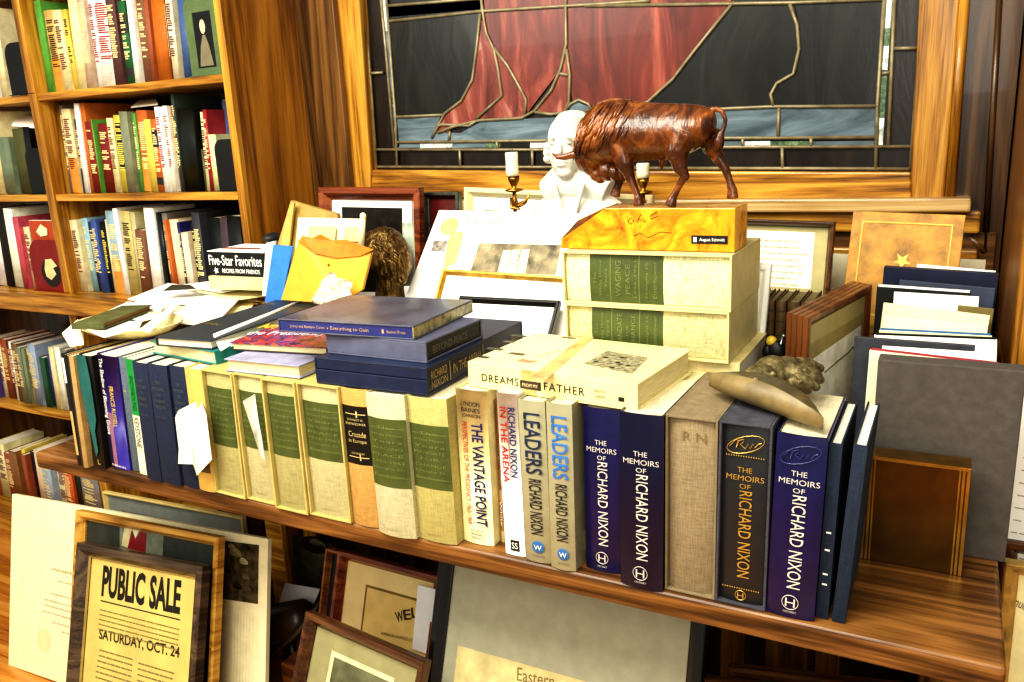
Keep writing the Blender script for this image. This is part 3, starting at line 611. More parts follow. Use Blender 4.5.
for k, (q4, lab) in enumerate([((A_(214, 184), A_(265, 188), A_(298, 610), A_(346, 622)), 'navy cloth volume, leftmost of the set of three'), ((A_(265, 188), A_(330, 190), A_(346, 622), A_(410, 634)), 'navy cloth volume, middle of the set of three'), ((A_(330, 190), A_(396, 192), A_(412, 634), A_(473, 640)), 'navy cloth volume, rightmost of the set of three, half behind a paper slip')]):
    def deco_n(c, w_, h, b, d, k=k):
        for i, t_ in enumerate(['THE', 'MEMOIRS', 'OF', 'HERBERT', 'HOOVER']): stext(c, w_, h, b, t_, .2 if len(t_) > 3 else .38, .8 if len(t_) > 3 else .62, .84-i*.05, .865-i*.05, fade, False)
        stext(c, w_, h, b, ['1874-1920', '1920-1933', '1929-1941'][k], .25, .75, .56, .575, fade, False)
    rowbook('book', lab, *q4, navy, deco=deco_n, d=.165)
# ---- White House memoir volumes with green labels
lbj = cloth((184, 176, 130), .09); lbj2 = cloth((168, 160, 106), .09); casey = P((194, 178, 110), .55, .08); glab = P((80, 90, 44), .45, .16); gtxt = P((122, 130, 74), .5, .1)
def deco_g(z0, z1, lines, tint=None, lo=None):
    def f(c, w_, h, b, d):
        spatch(c, w_, h, b, .0, 1, z0, z1, glab)
        n = len(lines); 
        for i, t_ in enumerate(lines):
            z = z1-(z1-z0)*(.1+.8*i/n); ww = min(.8, .16*len(t_)); stext(c, w_, h, b, t_, .5-ww/2, .5+ww/2, z-.022, z-.002, gtxt, False)
        spatch(c, w_, h, b, .06, .94, z0+.06*(z1-z0)+.04, z0+.06*(z1-z0)+.044, gtxt, .0006); spatch(c, w_, h, b, .06, .94, z1-.1*(z1-z0)-.02, z1-.1*(z1-z0)-.016, gtxt, .0006)
        stext(c, w_, h, b, 'DOUBLEDAY', .28, .72, .045, .055, P((150, 140, 92), .6), False)
    return f
WH = ['The', 'White House', 'Years', 'WAGING', 'PEACE', '1956-1961', 'Dwight D.', 'Eisenhower']
MC_ = ['The', 'White House', 'Years', 'MANDATE', 'FOR', 'CHANGE', 'Dwight D.', 'Eisenhower']
def B_(*p): return (150+p[0]/3.94, 280+p[1]/3.94)
def C_(*p): return (150+p[0]/3.2, 380+p[1]/3.2)
def deco_y(c, w_, h, b, d):
    spatch(c, w_, h, b, 0, 1, .42, .66, P((40, 110, 50), .5)); spatch(c, w_, h, b, .1, .9, .16, .24, P((96, 84, 50), .5))
rowbook('book', 'buff spined book with a green band, mostly behind the white paper slip', B_(110, 325), B_(178, 332), C_(155, 352), C_(205, 360), P((212, 178, 96), .5), deco=deco_y, d=.16)
rowcase('buff slipcase leftmost of the green labelled set', B_(178, 332), B_(300, 348), C_(205, 364), C_(305, 382), casey, 'green labelled memoir volume behind the white paper slip', lbj2, deco=deco_g(.40, .88, MC_))
rowcase('buff slipcase second of the green labelled set', B_(300, 356), B_(430, 376), C_(306, 384), C_(398, 400), casey, 'green labelled memoir volume with a curled slip over its left edge', lbj, deco=deco_g(.42, .88, WH))
rowcase('buff slipcase third of the green labelled set', B_(424, 380), B_(550, 391), C_(400, 412), C_(508, 434), casey, 'green labelled memoir volume standing third in its slipcase', lbj2, deco=deco_g(.42, .9, MC_))
rowcase('buff slipcase fourth and widest of the green labelled set', B_(550, 391), B_(722, 402), C_(510, 436), C_(640, 456), casey, 'widest green labelled memoir volume in a slipcase, left of the black labelled book', lbj, deco=deco_g(.44, .88, WH))
def deco_k(c, w_, h, b, d):
    spatch(c, w_, h, b, 0, 1, .46, .88, P((22, 20, 16), .4)); g = P((210, 190, 130), .4)
    for z in (.82, .51): spatch(c, w_, h, b, .12, .88, z, z+.006, g, .0009); spatch(c, w_, h, b, .55, .6, z-.02, z+.026, g, .0009)
    stext(c, w_, h, b, 'DWIGHT D.', .2, .8, .775, .79, g, False); stext(c, w_, h, b, 'EISENHOWER', .12, .88, .745, .762, g, False)
    stext(c, w_, h, b, 'Crusade', .2, .85, .66, .7, g, False); stext(c, w_, h, b, 'in Europe', .18, .85, .61, .645, g, False)
    stext(c, w_, h, b, 'DOUBLEDAY', .25, .75, .535, .548, g, False)
rowbook('book', 'tan clothbound book with a black label lettered in pale gold', B_(734, 404), B_(845, 425), C_(640, 458), C_(735, 472), cloth((190, 150, 84), .1), deco=deco_k, d=.16, bulge=.004)
rowbook('book', 'clothbound volume with a green label between the black labelled book and its twin', B_(845, 430), B_(1000, 450), C_(735, 492), C_(852, 505), cloth((192, 186, 148), .09), deco=deco_g(.36, .84, WH), d=.16, bulge=.007)
rowbook('book', 'yellowed volume with a green label left of the cream book with blue title', C_(810, 48), C_(948, 56), C_(855, 512), C_(980, 522), cloth((176, 166, 104), .09), deco=deco_g(.38, .82, MC_), d=.16, bulge=.004)
def D_(*p): return (430+p[0]/2.84, 360+p[1]/2.84)
navyink = P((34, 40, 92), .4); redink = P((176, 40, 24), .45); brk = P((120, 60, 30), .5)
def deco_vp(c, w_, h, b, d):
    for i, t_ in enumerate(['LYNDON', 'BAINES', 'JOHNSON']): stext(c, w_, h, b, t_, .2, .8, .9-i*.038, .928-i*.038, INK, False, .006)
    stext(c, w_, h, b, 'THE VANTAGE POINT', .5, .86, .13, .8, navyink, True, .02)
    stext(c, w_, h, b, 'PERSPECTIVES OF THE PRESIDENCY 1963-1969', .2, .36, .13, .8, redink, True, .004)
    for i, t_ in enumerate(['HOLT', 'RINEHART', 'WINSTON']): stext(c, w_, h, b, t_, .3, .7, .085-i*.025, .1-i*.025, navyink, False)
rowbook('book', 'cream spined presidential memoir with tall blue title and red subtitle', D_(48, 78), D_(158, 108), D_(75, 515), D_(180, 522), P((232, 218, 160), .35), deco=deco_vp, d=.165, bulge=.004)
def deco_br(c, w_, h, b, d):
    stext(c, w_, h, b, 'Governors TENDER REMAINDER', .3, .7, .38, .95, P((60, 34, 16), .5), True, .005); stext(c, w_, h, b, 'White', .28, .75, .12, .3, P((226, 216, 190), .5), True, .01)
    spatch(c, w_, h, b, 0, 1, 0, .08, P((196, 180, 120), .5))
rowbook('book', 'narrow brown spined book squeezed beside the white In the Arena copy', D_(159, 110), D_(190, 116), D_(181, 510), D_(213, 518), P((160, 116, 62), .45), deco=deco_br, d=.155, y=.985)
def deco_ar(c, w_, h, b, d):
    stext(c, w_, h, b, 'RICHARD NIXON', .55, .88, .5, .92, navyink, True, .015); stext(c, w_, h, b, 'IN THE ARENA', .14, .46, .46, .92, redink, True, .015)
    spatch(c, w_, h, b, .5, .53, .45, .92, redink, .0008)
    spatch(c, w_, h, b, .3, .75, .03, .1, INK, .0006); stext(c, w_, h, b, 'SS', .38, .68, .045, .085, WHITE, False, eps=.0012)
rowbook('book', 'white spined Nixon memoir with red and dark blue title running down', D_(186, 93), D_(246, 99), D_(216, 550), D_(270, 560), P((246, 244, 234), .3), deco=deco_ar, d=.165, bulge=.002)
ldr = P((160, 154, 124), .3, .06); blueink = P((60, 120, 190), .35); dkb = P((36, 50, 76), .35)
def deco_ld(ink):
    def f(c, w_, h, b, d):
        stext(c, w_, h, b, 'LEADERS', .22, .84, .56, .93, ink, True, .012); stext(c, w_, h, b, 'RICHARD NIXON', .3, .78, .18, .53, INK, True, .01)
        c.ell((w_*.55, .001-b-.0003, h*.1), (w_*.24, .0009, w_*.24), P((60, 110, 160), .4)); stext(c, w_, h, b, 'W', .4, .7, .085, .115, WHITE, False, eps=.0019)
        stext(c, w_, h, b, 'WARNER', .3, .8, .035, .048, GREYINK, False)
    return f
rowbook('book', 'grey spined LEADERS with dark title, left one of the pair', D_(249, 112), D_(325, 116), D_(272, 568), D_(346, 578), ldr, deco=deco_ld(dkb), d=.165, bulge=.004)
rowbook('book', 'grey spined LEADERS with bright blue title, right one of the pair', D_(326, 120), D_(405, 126), D_(347, 590), D_(412, 600), ldr, deco=deco_ld(blueink), d=.165, bulge=.004)
def deco_no(c, w_, h, b, d): spatch(c, w_, h, b, 0, 1, .06, .2, P((210, 200, 150), .5)); spatch(c, w_, h, b, .2, .9, .36, .5, P((90, 110, 140), .5))
rowbook('book', 'narrow black and white spine between the LEADERS pair and blue memoirs', D_(404, 130), D_(420, 131), D_(412, 578), D_(428, 582), P((22, 22, 20), .4), deco=deco_no, d=.16, y=.985)
royal = P((27, 23, 72), .25, .18); silver = P((214, 208, 196), .35, .05)
def emblem(c, w_, h, b, z, mat, r=.24):
    y0 = .001-b-.0012; cc = []
    for k in range(17): a = 2*math.pi*k/16; cc.append((w_*.5+w_*r*math.cos(a), y0, z+w_*r*math.sin(a)))
    c.tube(cc, .0005, mat, 4)
    stext(c, w_, h, b, 'H', .5-r*.6, .5+r*.6, (z-w_*r*.6)/h, (z+w_*r*.6)/h, mat, False, .0, .0018)
def deco_mem(mat, a=(.8, .755, .71), rn=False, beads=False, z0=.17):
    def f(c, w_, h, b, d):
        stext(c, w_, h, b, 'THE', .34, .66, a[0]-.014, a[0]+.014, mat, False, .0); stext(c, w_, h, b, 'MEMOIRS', .1, .92, a[1]-.015, a[1]+.015, mat, False, .0); stext(c, w_, h, b, 'OF', .4, .64, a[2]-.013, a[2]+.013, mat, False, .0)
        stext(c, w_, h, b, 'RICHARD NIXON', .40, .68, z0, a[2]-.025, mat, True, .004)
        emblem(c, w_, h, b, h*(.09 if not beads else .045), mat, .17 if not beads else .12)
        if not beads: stext(c, w_, h, b, 'GROSSET', .36, .64, .03, .04, mat, False)
        y0 = .001-b-.0012
        if rn:
            g = rn; pl = Plane((0, y0, 0), (1, 0, 0), (0, 0, 1)); zc = h*.9
            el = [(w_*.5+w_*.4*math.cos(k*.4), y0, zc+h*.045*math.sin(k*.4)+w_*.12*math.cos(k*.4)) for k in range(17)]; c.tube(el, .0005, g, 4)
            sgn = [(.16, -.02), (.28, .02), (.34, .03), (.3, -.025), (.36, .02), (.46, .03), (.44, .008), (.38, 0), (.5, -.025), (.56, .008), (.6, -.02), (.66, .01), (.7, -.012), (.78, .015), (.84, .02)]
            c.tube([(w_*x, y0, zc+h*z*.9) for x, z in sgn], .0006, g, 4)
        if beads:
            for z in (.835, .085):
                for k in range(16): c.ell((w_*(.1+.8*k/15), y0, h*z), (w_*.018,)*3, mat, nu=6, nv=4)
    return f
rowbook('book', 'royal blue memoirs of Nixon with torn top, immediately right of the LEADERS pair', D_(421, 130), D_(535, 146), D_(430, 590), D_(540, 606), royal, deco=deco_mem(silver), d=.17, bulge=.004)
rowbook('book', 'near black navy memoirs of Nixon against the beige slipcase', D_(537, 146), D_(664, 156), D_(542, 640), D_(660, 652), P((20, 18, 48), .22), deco=deco_mem(silver, (.78, .735, .69)), d=.17, bulge=.004)
def E_(*p): return (640+p[0]/2.055, 350+p[1]/2.055)
rowcase('beige linen slipcase with rounded edge, between navy memoirs and gilt RN case', E_(50, 133), E_(163, 147), E_(52, 494), E_(152, 514), cloth((132, 116, 88), .1), 'plain beige linen spined volume inside the beige slipcase', cloth((140, 124, 94), .1), deco=lambda c, w_, h, b, d: stext(c, w_, h, b, 'R N', .3, .8, .88, .93, P((132, 112, 76), .6), False), d=.2, bulge=.005)
gilt = P((206, 170, 84), .35, .1, .5)
rowcase('dark grey blue slipcase holding the gilt lettered memoirs', E_(161, 146), E_(276, 162), E_(155, 522), E_(256, 534), cloth((70, 70, 78)), 'charcoal memoirs of Nixon with gilt signature and lettering, in a slipcase', P((40, 40, 42), .35), deco=deco_mem(gilt, (.76, .715, .67), gilt, True, .15), d=.2, bulge=.004)
ltr = P((30, 32, 74), .3)
rowbook('book', 'royal blue memoirs of Nixon with white lettering, rightmost of the jacketed copies', E_(280, 170), E_(390, 186), E_(260, 542), E_(356, 556), royal, deco=deco_mem(silver, (.8, .755, .71), P((66, 66, 120), .3)), d=.175, bulge=.004)
nv2 = cloth((30, 42, 60))
rowbook('book', 'thin navy cloth book right of the last royal blue memoirs', E_(390, 192), E_(416, 196), E_(360, 550), E_(386, 556), nv2, d=.165, bulge=.0005, pg=PGW, deco=lambda c, w_, h, b, d: [spatch(c, w_, h, b, .3, .7, z, z+.01, WHITE) for z in (.2, .26, .4, .5)])
rowbook('book', 'thin navy cloth book at the right end of the row, leaning', E_(436, 195), E_(472, 196), E_(396, 560), E_(418, 563), nv2, d=.165, bulge=.0005, pg=PGW)
# paper slips tucked between the volumes
def slip(label, pxs, y, mat=P((226, 221, 206), .7, .04), th=.0006, name='paper_slip'):
    m = MB(); pts = [ony(px, py, yy) for (px, py), yy in zip(pxs, y if isinstance(y, list) else [y]*len(pxs))]
    c = V((0, 0, 0))
    for p in pts: c += p/len(pts)
    n = len(pts); vs = pts+[c]+[p+V((0, th, 0)) for p in pts]+[c+V((0, th, 0))]
    m.add(vs, [(i, (i+1) % n, n) for i in range(n)]+[(n+1+(i+1) % n, n+1+i, 2*n+1) for i in range(n)]+[(i, n+1+i, n+1+(i+1) % n, (i+1) % n) for i in range(n)], mat)
    return solid(name, m, label, 'paper')
slip('torn white note hanging over the navy volumes and green labelled spine', [C_(80, 120), C_(90, 98), C_(160, 62), C_(180, 110), C_(198, 255), C_(150, 306), C_(138, 270), C_(90, 268), C_(92, 220)], [.922, .92, .946, .926, .924, .922, .918, .918, .92])
slip('curled white slip sticking out beside the third slipcase', [C_(296, 68), C_(335, 45), C_(345, 120), C_(358, 190), C_(368, 258), C_(352, 240), C_(330, 170)], [.92, .946, .930, .929, .93, .925, .918])
# support row hidden behind the front row: standing books that carry the stack
sup = [(-.60, .052), (-.545, .05), (-.492, .058), (-.431, .055), (-.373, .05), (-.32, .056)]
for i, (x, w_) in enumerate(sup):
    c_ = [(150, 60, 44), (60, 80, 60), (196, 176, 130), (70, 60, 90), (120, 110, 90), (160, 130, 80)][i]
    mkbook('book', 'plain %s book standing behind the front row under the stacked slipcases' % ['brick red', 'dull green', 'buff', 'violet', 'grey', 'ochre'][i], 'book', Matrix.Translation((x, 1.155, TZ)), w_, .2, .183, P(c_, .5), group='books carrying the slipcase stack')
# ================================================================== THINGS LYING ON THE FRONT ROW
RT = .9935   # height of the book tops
def orient(FLb, FRb, FLt, BRt, zb, th, dep):
    A, B = onz(*FLb, zb), onz(*FRb, zb); U = (B-A); L = U.length; U.normalize(); back = V((0, 0, 1)).cross(U)
    d = ray(*FLt); T = CAM+d*((A-CAM).dot(back)/d.dot(back)); th = th or T.z-zb
    if dep is None:
        C = onz(*BRt, zb+th)-B; C.z = 0; dep = C.length; C.normalize()
        U = (U+C.cross(V((0, 0, 1)))).normalized(); back = V((0, 0, 1)).cross(U); L *= .985; A = B-U*L
    return A, B, L, U, back, th, dep
def flat(name, label, cat, FLb, FRb, FLt, BRt, zb, cov, pg, spine='front', dep=None, deco=None, t=.0024, group=None, th=None, top=None, hinge=.0):
    """a book lying flat: front-bottom edge, a top-front point, the back-right top point"""
    A, B, L, U, back, th, dep = orient(FLb, FRb, FLt, BRt, zb, th, dep)
    M = Matrix(((U.x, back.x, 0, A.x), (U.y, back.y, 0, A.y), (0, 0, 1, zb), (0, 0, 0, 1)))
    o = thing(name, label, cat, mat=M, group=group)
    c = MB(); c.box((0, 0, 0), (L, dep, t), cov); c.box((0, 0, th-t), (L, dep, th), top or cov)
    sp = {'front': ((0, 0, t), (L, t, th-t)), 'back': ((0, dep-t, t), (L, dep, th-t)), 'left': ((0, 0, t), (t, dep, th-t)), 'right': ((L-t, 0, t), (L, dep, th-t))}[spine]; c.box(*sp, cov)
    pl = Plane(A+V((0, 0, th)), U, back)                    # top face, world
    fr = Plane(A, U, (0, 0, 1)); rt = Plane(A+U*L, back, (0, 0, 1))
    dm = MB()
    if deco: deco(dm, pl, fr, rt, L, dep, th)
    co = obj('cover', c, o, world=False, bevel=.0008)
    i = .004; e = {'front': (i, t, L-i, dep-i), 'back': (i, i, L-i, dep-t), 'left': (t, i, L-i, dep-i), 'right': (i, i, L-t, dep-i)}[spine]
    p = MB(); p.box((e[0], e[1], t), (e[2], e[3], th-t), pg); obj('pages', p, o, world=False)
    if dm.v: obj('cover_print', dm, o)
    return o, zb+th+.0003, M, pl
PZ = pages((246, 236, 206), 'z'); PZC = pages((238, 222, 170), 'z')
def box_thing(name, label, cat, FLb, FRb, FLt, BRt, zb, mat, dep=None, deco=None, group=None, th=None, inner=None, bev=.002):
    A, B, L, U, back, th, dep = orient(FLb, FRb, FLt, BRt, zb, th, dep)
    M = Matrix(((U.x, back.x, 0, A.x), (U.y, back.y, 0, A.y), (0, 0, 1, zb), (0, 0, 0, 1)))
    o = thing(name, label, cat, mat=M, group=group)
    return o, L, dep, th, M, Plane(A+V((0, 0, th)), U, back), Plane(A, U, (0, 0, 1)), Plane(A+U*L, back, (0, 0, 1))
teal = P((40, 128, 124), .4)
def d_teal(m, pl, fr, rt, L, D, th):
    for k in range(9):
        u = random.uniform(.0, L*.9); v = random.uniform(0, .05); m.slab(pl, u, v, u+.02, v+.012, .0001, .0006, P(random.choice([(20, 60, 90), (200, 220, 210), (30, 100, 110), (16, 40, 50)]), .4))
o, z1, _, _ = flat('book', 'teal covered book lying under the navy emblem book, page edges forward', 'book', (152.5, 353.6), (216.5, 365), (151, 341), (230, 345), RT, teal, PZC, 'right', dep=.15, deco=d_teal, group=None)
def d_emb(m, pl, fr, rt, L, D, th):
    g = P((196, 160, 60), .4, .1, .4)
    for k, (a, b, c, d) in enumerate([(240, 300, 302, 240), (236, 301.5, 301.5, 238)]): pass
    def st(px, py, r):
        u, v = pl.uv(px, py); m.poly(pl, [(u+r*(1 if k % 2 else .45)*math.cos(k*math.pi/6), v+r*(1 if k % 2 else .45)*math.sin(k*math.pi/6)) for k in range(12)], .0001, .0005, g)
    st(250.5, 304.5, .010); st(246, 305.5, .006); st(256, 304, .006)
    ptext(m, pl, 'THE PRESIDENT', (244, 300.5), (272, 303.8), (246, 299.6), g, .0006); ptext(m, pl, 'INAUGURAL', (259, 303.6), (274, 305.4), (260, 302), g, .0006)
    ptext(m, pl, 'RICHARD NIXON', (187, 321.5), (216, 325.5), (189, 320), g, .0006)
flat('book', 'dark slate book with a small gold emblem lying on the teal book', 'book', (169, 342), (212, 350), (171, 328), (299.7, 299), z1, P((44, 54, 62), .45), PZ, 'left', deco=d_emb, th=.017)
# curled white dust jacket under the emblem book
A, B, C_3 = onz(213, 350, z1), onz(296, 308, z1+.006), onz(303, 300, z1+.014)
m = MB(); n = 10; vs = []
for i in range(n+1):
    t = i/n; p = onz(213, 334, z1+.022).lerp(onz(301, 300, z1+.022), t); q0 = onz(221, 351, z1).lerp(onz(304, 301, z1+.012), t)
    for k in range(5):
        s = k/4; r = p.lerp(q0, s); r.z += -.003*math.sin(math.pi*s); vs.append(r)
m.add(vs, [(i*5+k, i*5+k+1, i*5+k+6, i*5+k+5) for i in range(n) for k in range(4)], WHITE, True)
o = solid('paper', m, 'white paper jacket curling out from under the slate emblem book', 'paper'); o.modifiers.new('s', 'SOLIDIFY').thickness = .0008
o, z2, _, _ = flat('book', 'book lying with thick cream pages forward, under the colourful jacketed book', 'book', (225.5, 371), (300, 379), (225.5, 354), (320, 357), RT, P((160, 160, 186), .4), PZC, 'back', dep=.155, th=.022)
bright = None
def colour_jacket():
    mm, n, b = new('printed_jacket', .3); t = noise(n, coords(n, (1, 1, 1)), 34, 3, .6, 1.5)
    r = ramp(n, [(.30, (30, 24, 60)), (.42, (190, 40, 40)), (.5, (60, 50, 110)), (.6, (216, 90, 40)), (.72, (30, 24, 30))], t.outputs[0]); r.color_ramp.interpolation = 'CONSTANT'
    n.links.new(r.outputs[0], b.inputs['Base Color']); return mm
cj = colour_jacket()
def d_col(m, pl, fr, rt, L, D, th):
    ptext(m, pl, 'South', (276, 323), (312, 324), (280, 316), WHITE, .0006, .02); ptext(m, pl, 'Anything', (254, 330), (302, 329), (258, 324), P((236, 200, 60), .4), .0006, .03)
    ptext(m, pl, 'the Presidency', (242, 336), (322, 337), (245, 331), P((220, 224, 236), .4), .0006, .01)
    a, b = pl.uv(233, 338), pl.uv(328, 340)
flat('book', 'book in a red, purple and black jacket lying beside the blue boxes', 'book', (230.7, 350.3), (327.7, 356), (230, 339.6), (331, 295), z2, P((34, 24, 30), .35), PZC, 'right', dep=.2, deco=d_col, top=cj, th=.015)
# navy box, grey blue slipcase, blue boxed book
def d_box(L, D, th): pass
navyb = P((34, 43, 72), .4, .15)
o, L, D, th, M, top, fr, rt = box_thing('book_box', 'navy boxed volume at the bottom of the blue stack, gilt title on its right side', 'box', (322, 378), (428, 396), (321, 353), (504, 320), RT, navyb, group=None)
L0_ = L; L = L*.965; o.matrix_basis = M @ Matrix.Translation((L0_-L, 0, 0))
m = MB(); t = .003
m.box((0, 0, 0), (L, D, t), navyb); m.box((0, 0, th-t), (L, D, th), navyb); m.box((0, 0, t), (t, D, th-t), navyb); m.box((t, 0, t), (L, t, th*.55), navyb); m.box((t, .001, th*.55+.001), (L, t, th-t), navyb); m.box((t, D-t, t), (L, D, th-t), navyb)
m.box((L-.006, t, t), (L-.001, D-t, th-t), P((20, 26, 48), .35)); obj('case_shell', m, o, world=False, bevel=.0008)
m = MB(); g = P((176, 152, 96), .4, .1, .3)
m.text('RICHARD', lambda u, v: rt(u+.012, th*.5+v, .0004), .045, th*.3, g); m.text('NIXON', lambda u, v: rt(u+.012, th*.16+v, .0004), .045, th*.28, g)
obj('author_lettering', m, o); m = MB()
m.text('IN THE ARENA', lambda u, v: rt(u+.075, th*.32+v, .0004), .09, th*.36, g); m.text('EASTON', lambda u, v: rt(u+D-.045, th*.35+v, .0004), .03, th*.2, g)
m.slab(rt, .065, .006, .0665, th-.006, .0001, .0004, g); m.slab(rt, .17, .006, .1715, th-.006, .0001, .0004, g); obj('gilt_title', m, o)
z3_ = RT+th+.0003
gb = P((98, 100, 120), .45, .1)
o, L, D, th, M, top, fr, rt = box_thing('slipcase', 'grey blue slipcase in the middle of the blue stack', 'slipcase', (330, 351.5), (427, 363.5), (330, 332), (478, 318), z3_, gb)
D = min(D, .17)
m = MB(); t = .003; m.box((0, 0, 0), (L, D, t), gb); m.box((0, 0, th-t), (L, D, th), gb); m.box((0, 0, t), (L, t, th-t), gb); m.box((0, D-t, t), (L, D, th-t), gb); m.box((0, t, t), (t, D-t, th-t), gb); obj('case_shell', m, o, world=False, bevel=.0008)
c = MB(); c.box((.02, t+.0006, t+.0003), (L-.002, D-t-.0006, th-t-.0003), P((28, 28, 32), .4))
k = thing('book', 'black spined book inside the grey blue slipcase', 'book', mat=M); obj('cover', c, k, world=False)
m = MB(); m.text('BEYOND PEACE', lambda u, v: rt(u+.02, th*.3+v, -.0015), D*.6, th*.36, GREYINK); obj('spine_title', m, k)
z4 = z3_+th+.0003
gtop = P((84, 86, 102), .3, .25, 0, .15, 14)
o, L, D, th, M, top, fr, rt = box_thing('slipcase', 'shiny blue grey slipcase on top of the blue stack, spine facing out', 'slipcase', (302, 323.5), (464.5, 343.5), (301.7, 311), (506, 294.5), z4, gtop); D = min(D, .2); L = min(L, .252)
m = MB(); t = .0025; mb_ = P((150, 140, 96), .2, .5, 0, .3, 60)
m.box((0, 0, 0), (L, D, t), gtop); m.box((0, 0, th-t), (L, D, th), gtop); m.box((0, 0, t), (t, D, th-t), gtop); m.box((L-t, 0, t), (L, D, th-t), mb_); m.box((t, D-t, t), (L-t, D, th-t), gtop); obj('case_shell', m, o, world=False, bevel=.0008)
k = thing('book', 'blue spined book Everything to Gain inside the top slipcase', 'book', mat=M)
c = MB(); bl = P((58, 62, 122), .3); c.box((t+.0004, .0015, t+.0003), (L-t-.0004, D-.012, th-t-.0004), bl); obj('cover', c, k, world=False)
m = MB(); g2 = P((206, 170, 130), .4)
m.text('Jimmy and Rosalynn Carter', lambda u, v: fr(u+L*.09, th*.34+v, -.001), L*.27, th*.26, g2); m.text('Everything to Gain', lambda u, v: fr(u+L*.4, th*.3+v, -.001), L*.28, th*.34, g2); m.text('Easton Press', lambda u, v: fr(u+L*.81, th*.38+v, -.001), L*.13, th*.22, g2)
m.slab(fr, L*.375, th*.42, L*.382, th*.52, -.0013, -.0009, g2); m.slab(fr, L*.775, th*.34, L*.79, th*.62, -.0013, -.0009, g2); obj('spine_title', m, k)
# Dreams from my father
cream = P((238, 224, 164), .3, .05)
def d_dream(m, pl, fr, rt, L, D, th):
    m.text('DREAMS', lambda u, v: fr(u+L*.09, th*.3+v, .0009), L*.235, th*.3, INK, .0, 1.15); m.slab(fr, L*.335, th*.24, L*.46, th*.56, .0003, .0009, P((70, 56, 40), .5))
    m.text('FROM MY', lambda u, v: fr(u+L*.35, th*.33+v, .0013), L*.095, th*.13, cream); m.text('FATHER', lambda u, v: fr(u+L*.48, th*.3+v, .0009), L*.235, th*.3, INK, .0, 1.15)
    m.text('BARACK', lambda u, v: fr(u+L*.77, th*.5+v, .0009), L*.06, th*.12, GREYINK); m.text('OBAMA', lambda u, v: fr(u+L*.77, th*.3+v, .0009), L*.06, th*.12, GREYINK)
    m.slab(fr, L*.9, th*.3, L*.93, th*.45, .0003, .0009, INK)
    band = P((196, 170, 110), .4, .25); q = [pl.uv(*p) for p in ((530, 378), (546, 380), (594, 337.5), (584, 336))]; m.poly(pl, q, .0002, .0006, band)
    m.slab(fr, L*.345, .001, L*.43, th*.24, .0001, .0006, band); m.slab(fr, L*.345, th*.56, L*.43, th-.001, .0001, .0006, band)
    ph = P((128, 122, 96), .5, .9, 0, 0, 130); q = [pl.uv(*p) for p in ((584, 364), (632, 374), (648, 358), (607, 351))]; m.poly(pl, q, .0002, .0006, ph)
    for (x, y) in ((596, 362), (606, 358), (618, 363), (628, 366), (622, 358), (612, 368)):
        u, v = pl.uv(x, y); m.ell(pl(u, v, .0006), (.004, .004, .0008), P((50, 44, 34), .5), nu=8, nv=4)
    for (x, y, s, c) in ((482, 357, .012, (70, 64, 50)), (495, 349, .014, (84, 80, 66)), (509, 342, .01, (100, 92, 70)), (519, 336, .014, (80, 76, 64)), (517, 354, .013, (110, 104, 90)), (569, 338, .012, (120, 112, 90))):
        u, v = pl.uv(x, y); m.slab(pl, u-s, v-s*.4, u+s, v+s*.4, .0002, .0006, P(c, .5, .4))
    u, v = pl.uv(526, 361); m.poly(pl, [(u-.014, v-.006), (u+.01, v-.008), (u+.018, v+.006), (u, v+.004), (u-.01, v+.008)], .0002, .0006, P((196, 140, 100), .5))
    for (x, y) in ((566, 371), (575, 367)): pass
    ptext(m, pl, 'A STORY OF RACE', (534, 358), (578, 348), (533, 356), LINE, .0006)
o, z5, _, _ = flat('book', 'cream jacketed Dreams from My Father lying across the row, spine forward', 'book', (469, 386), (637.7, 412), (472, 362), (684, 349), 1.0035, cream, PZC, 'front', deco=d_dream, dep=.19)
# paper lying under it over the memoirs
leaf('paper', 'cream sheet lying on the near black memoirs under the jacketed book', 'paper', [onz(620, 412, .998), onz(664, 413, .998), onz(712, 367, .998), onz(668, 366, .998)], PAPERY, .0012)
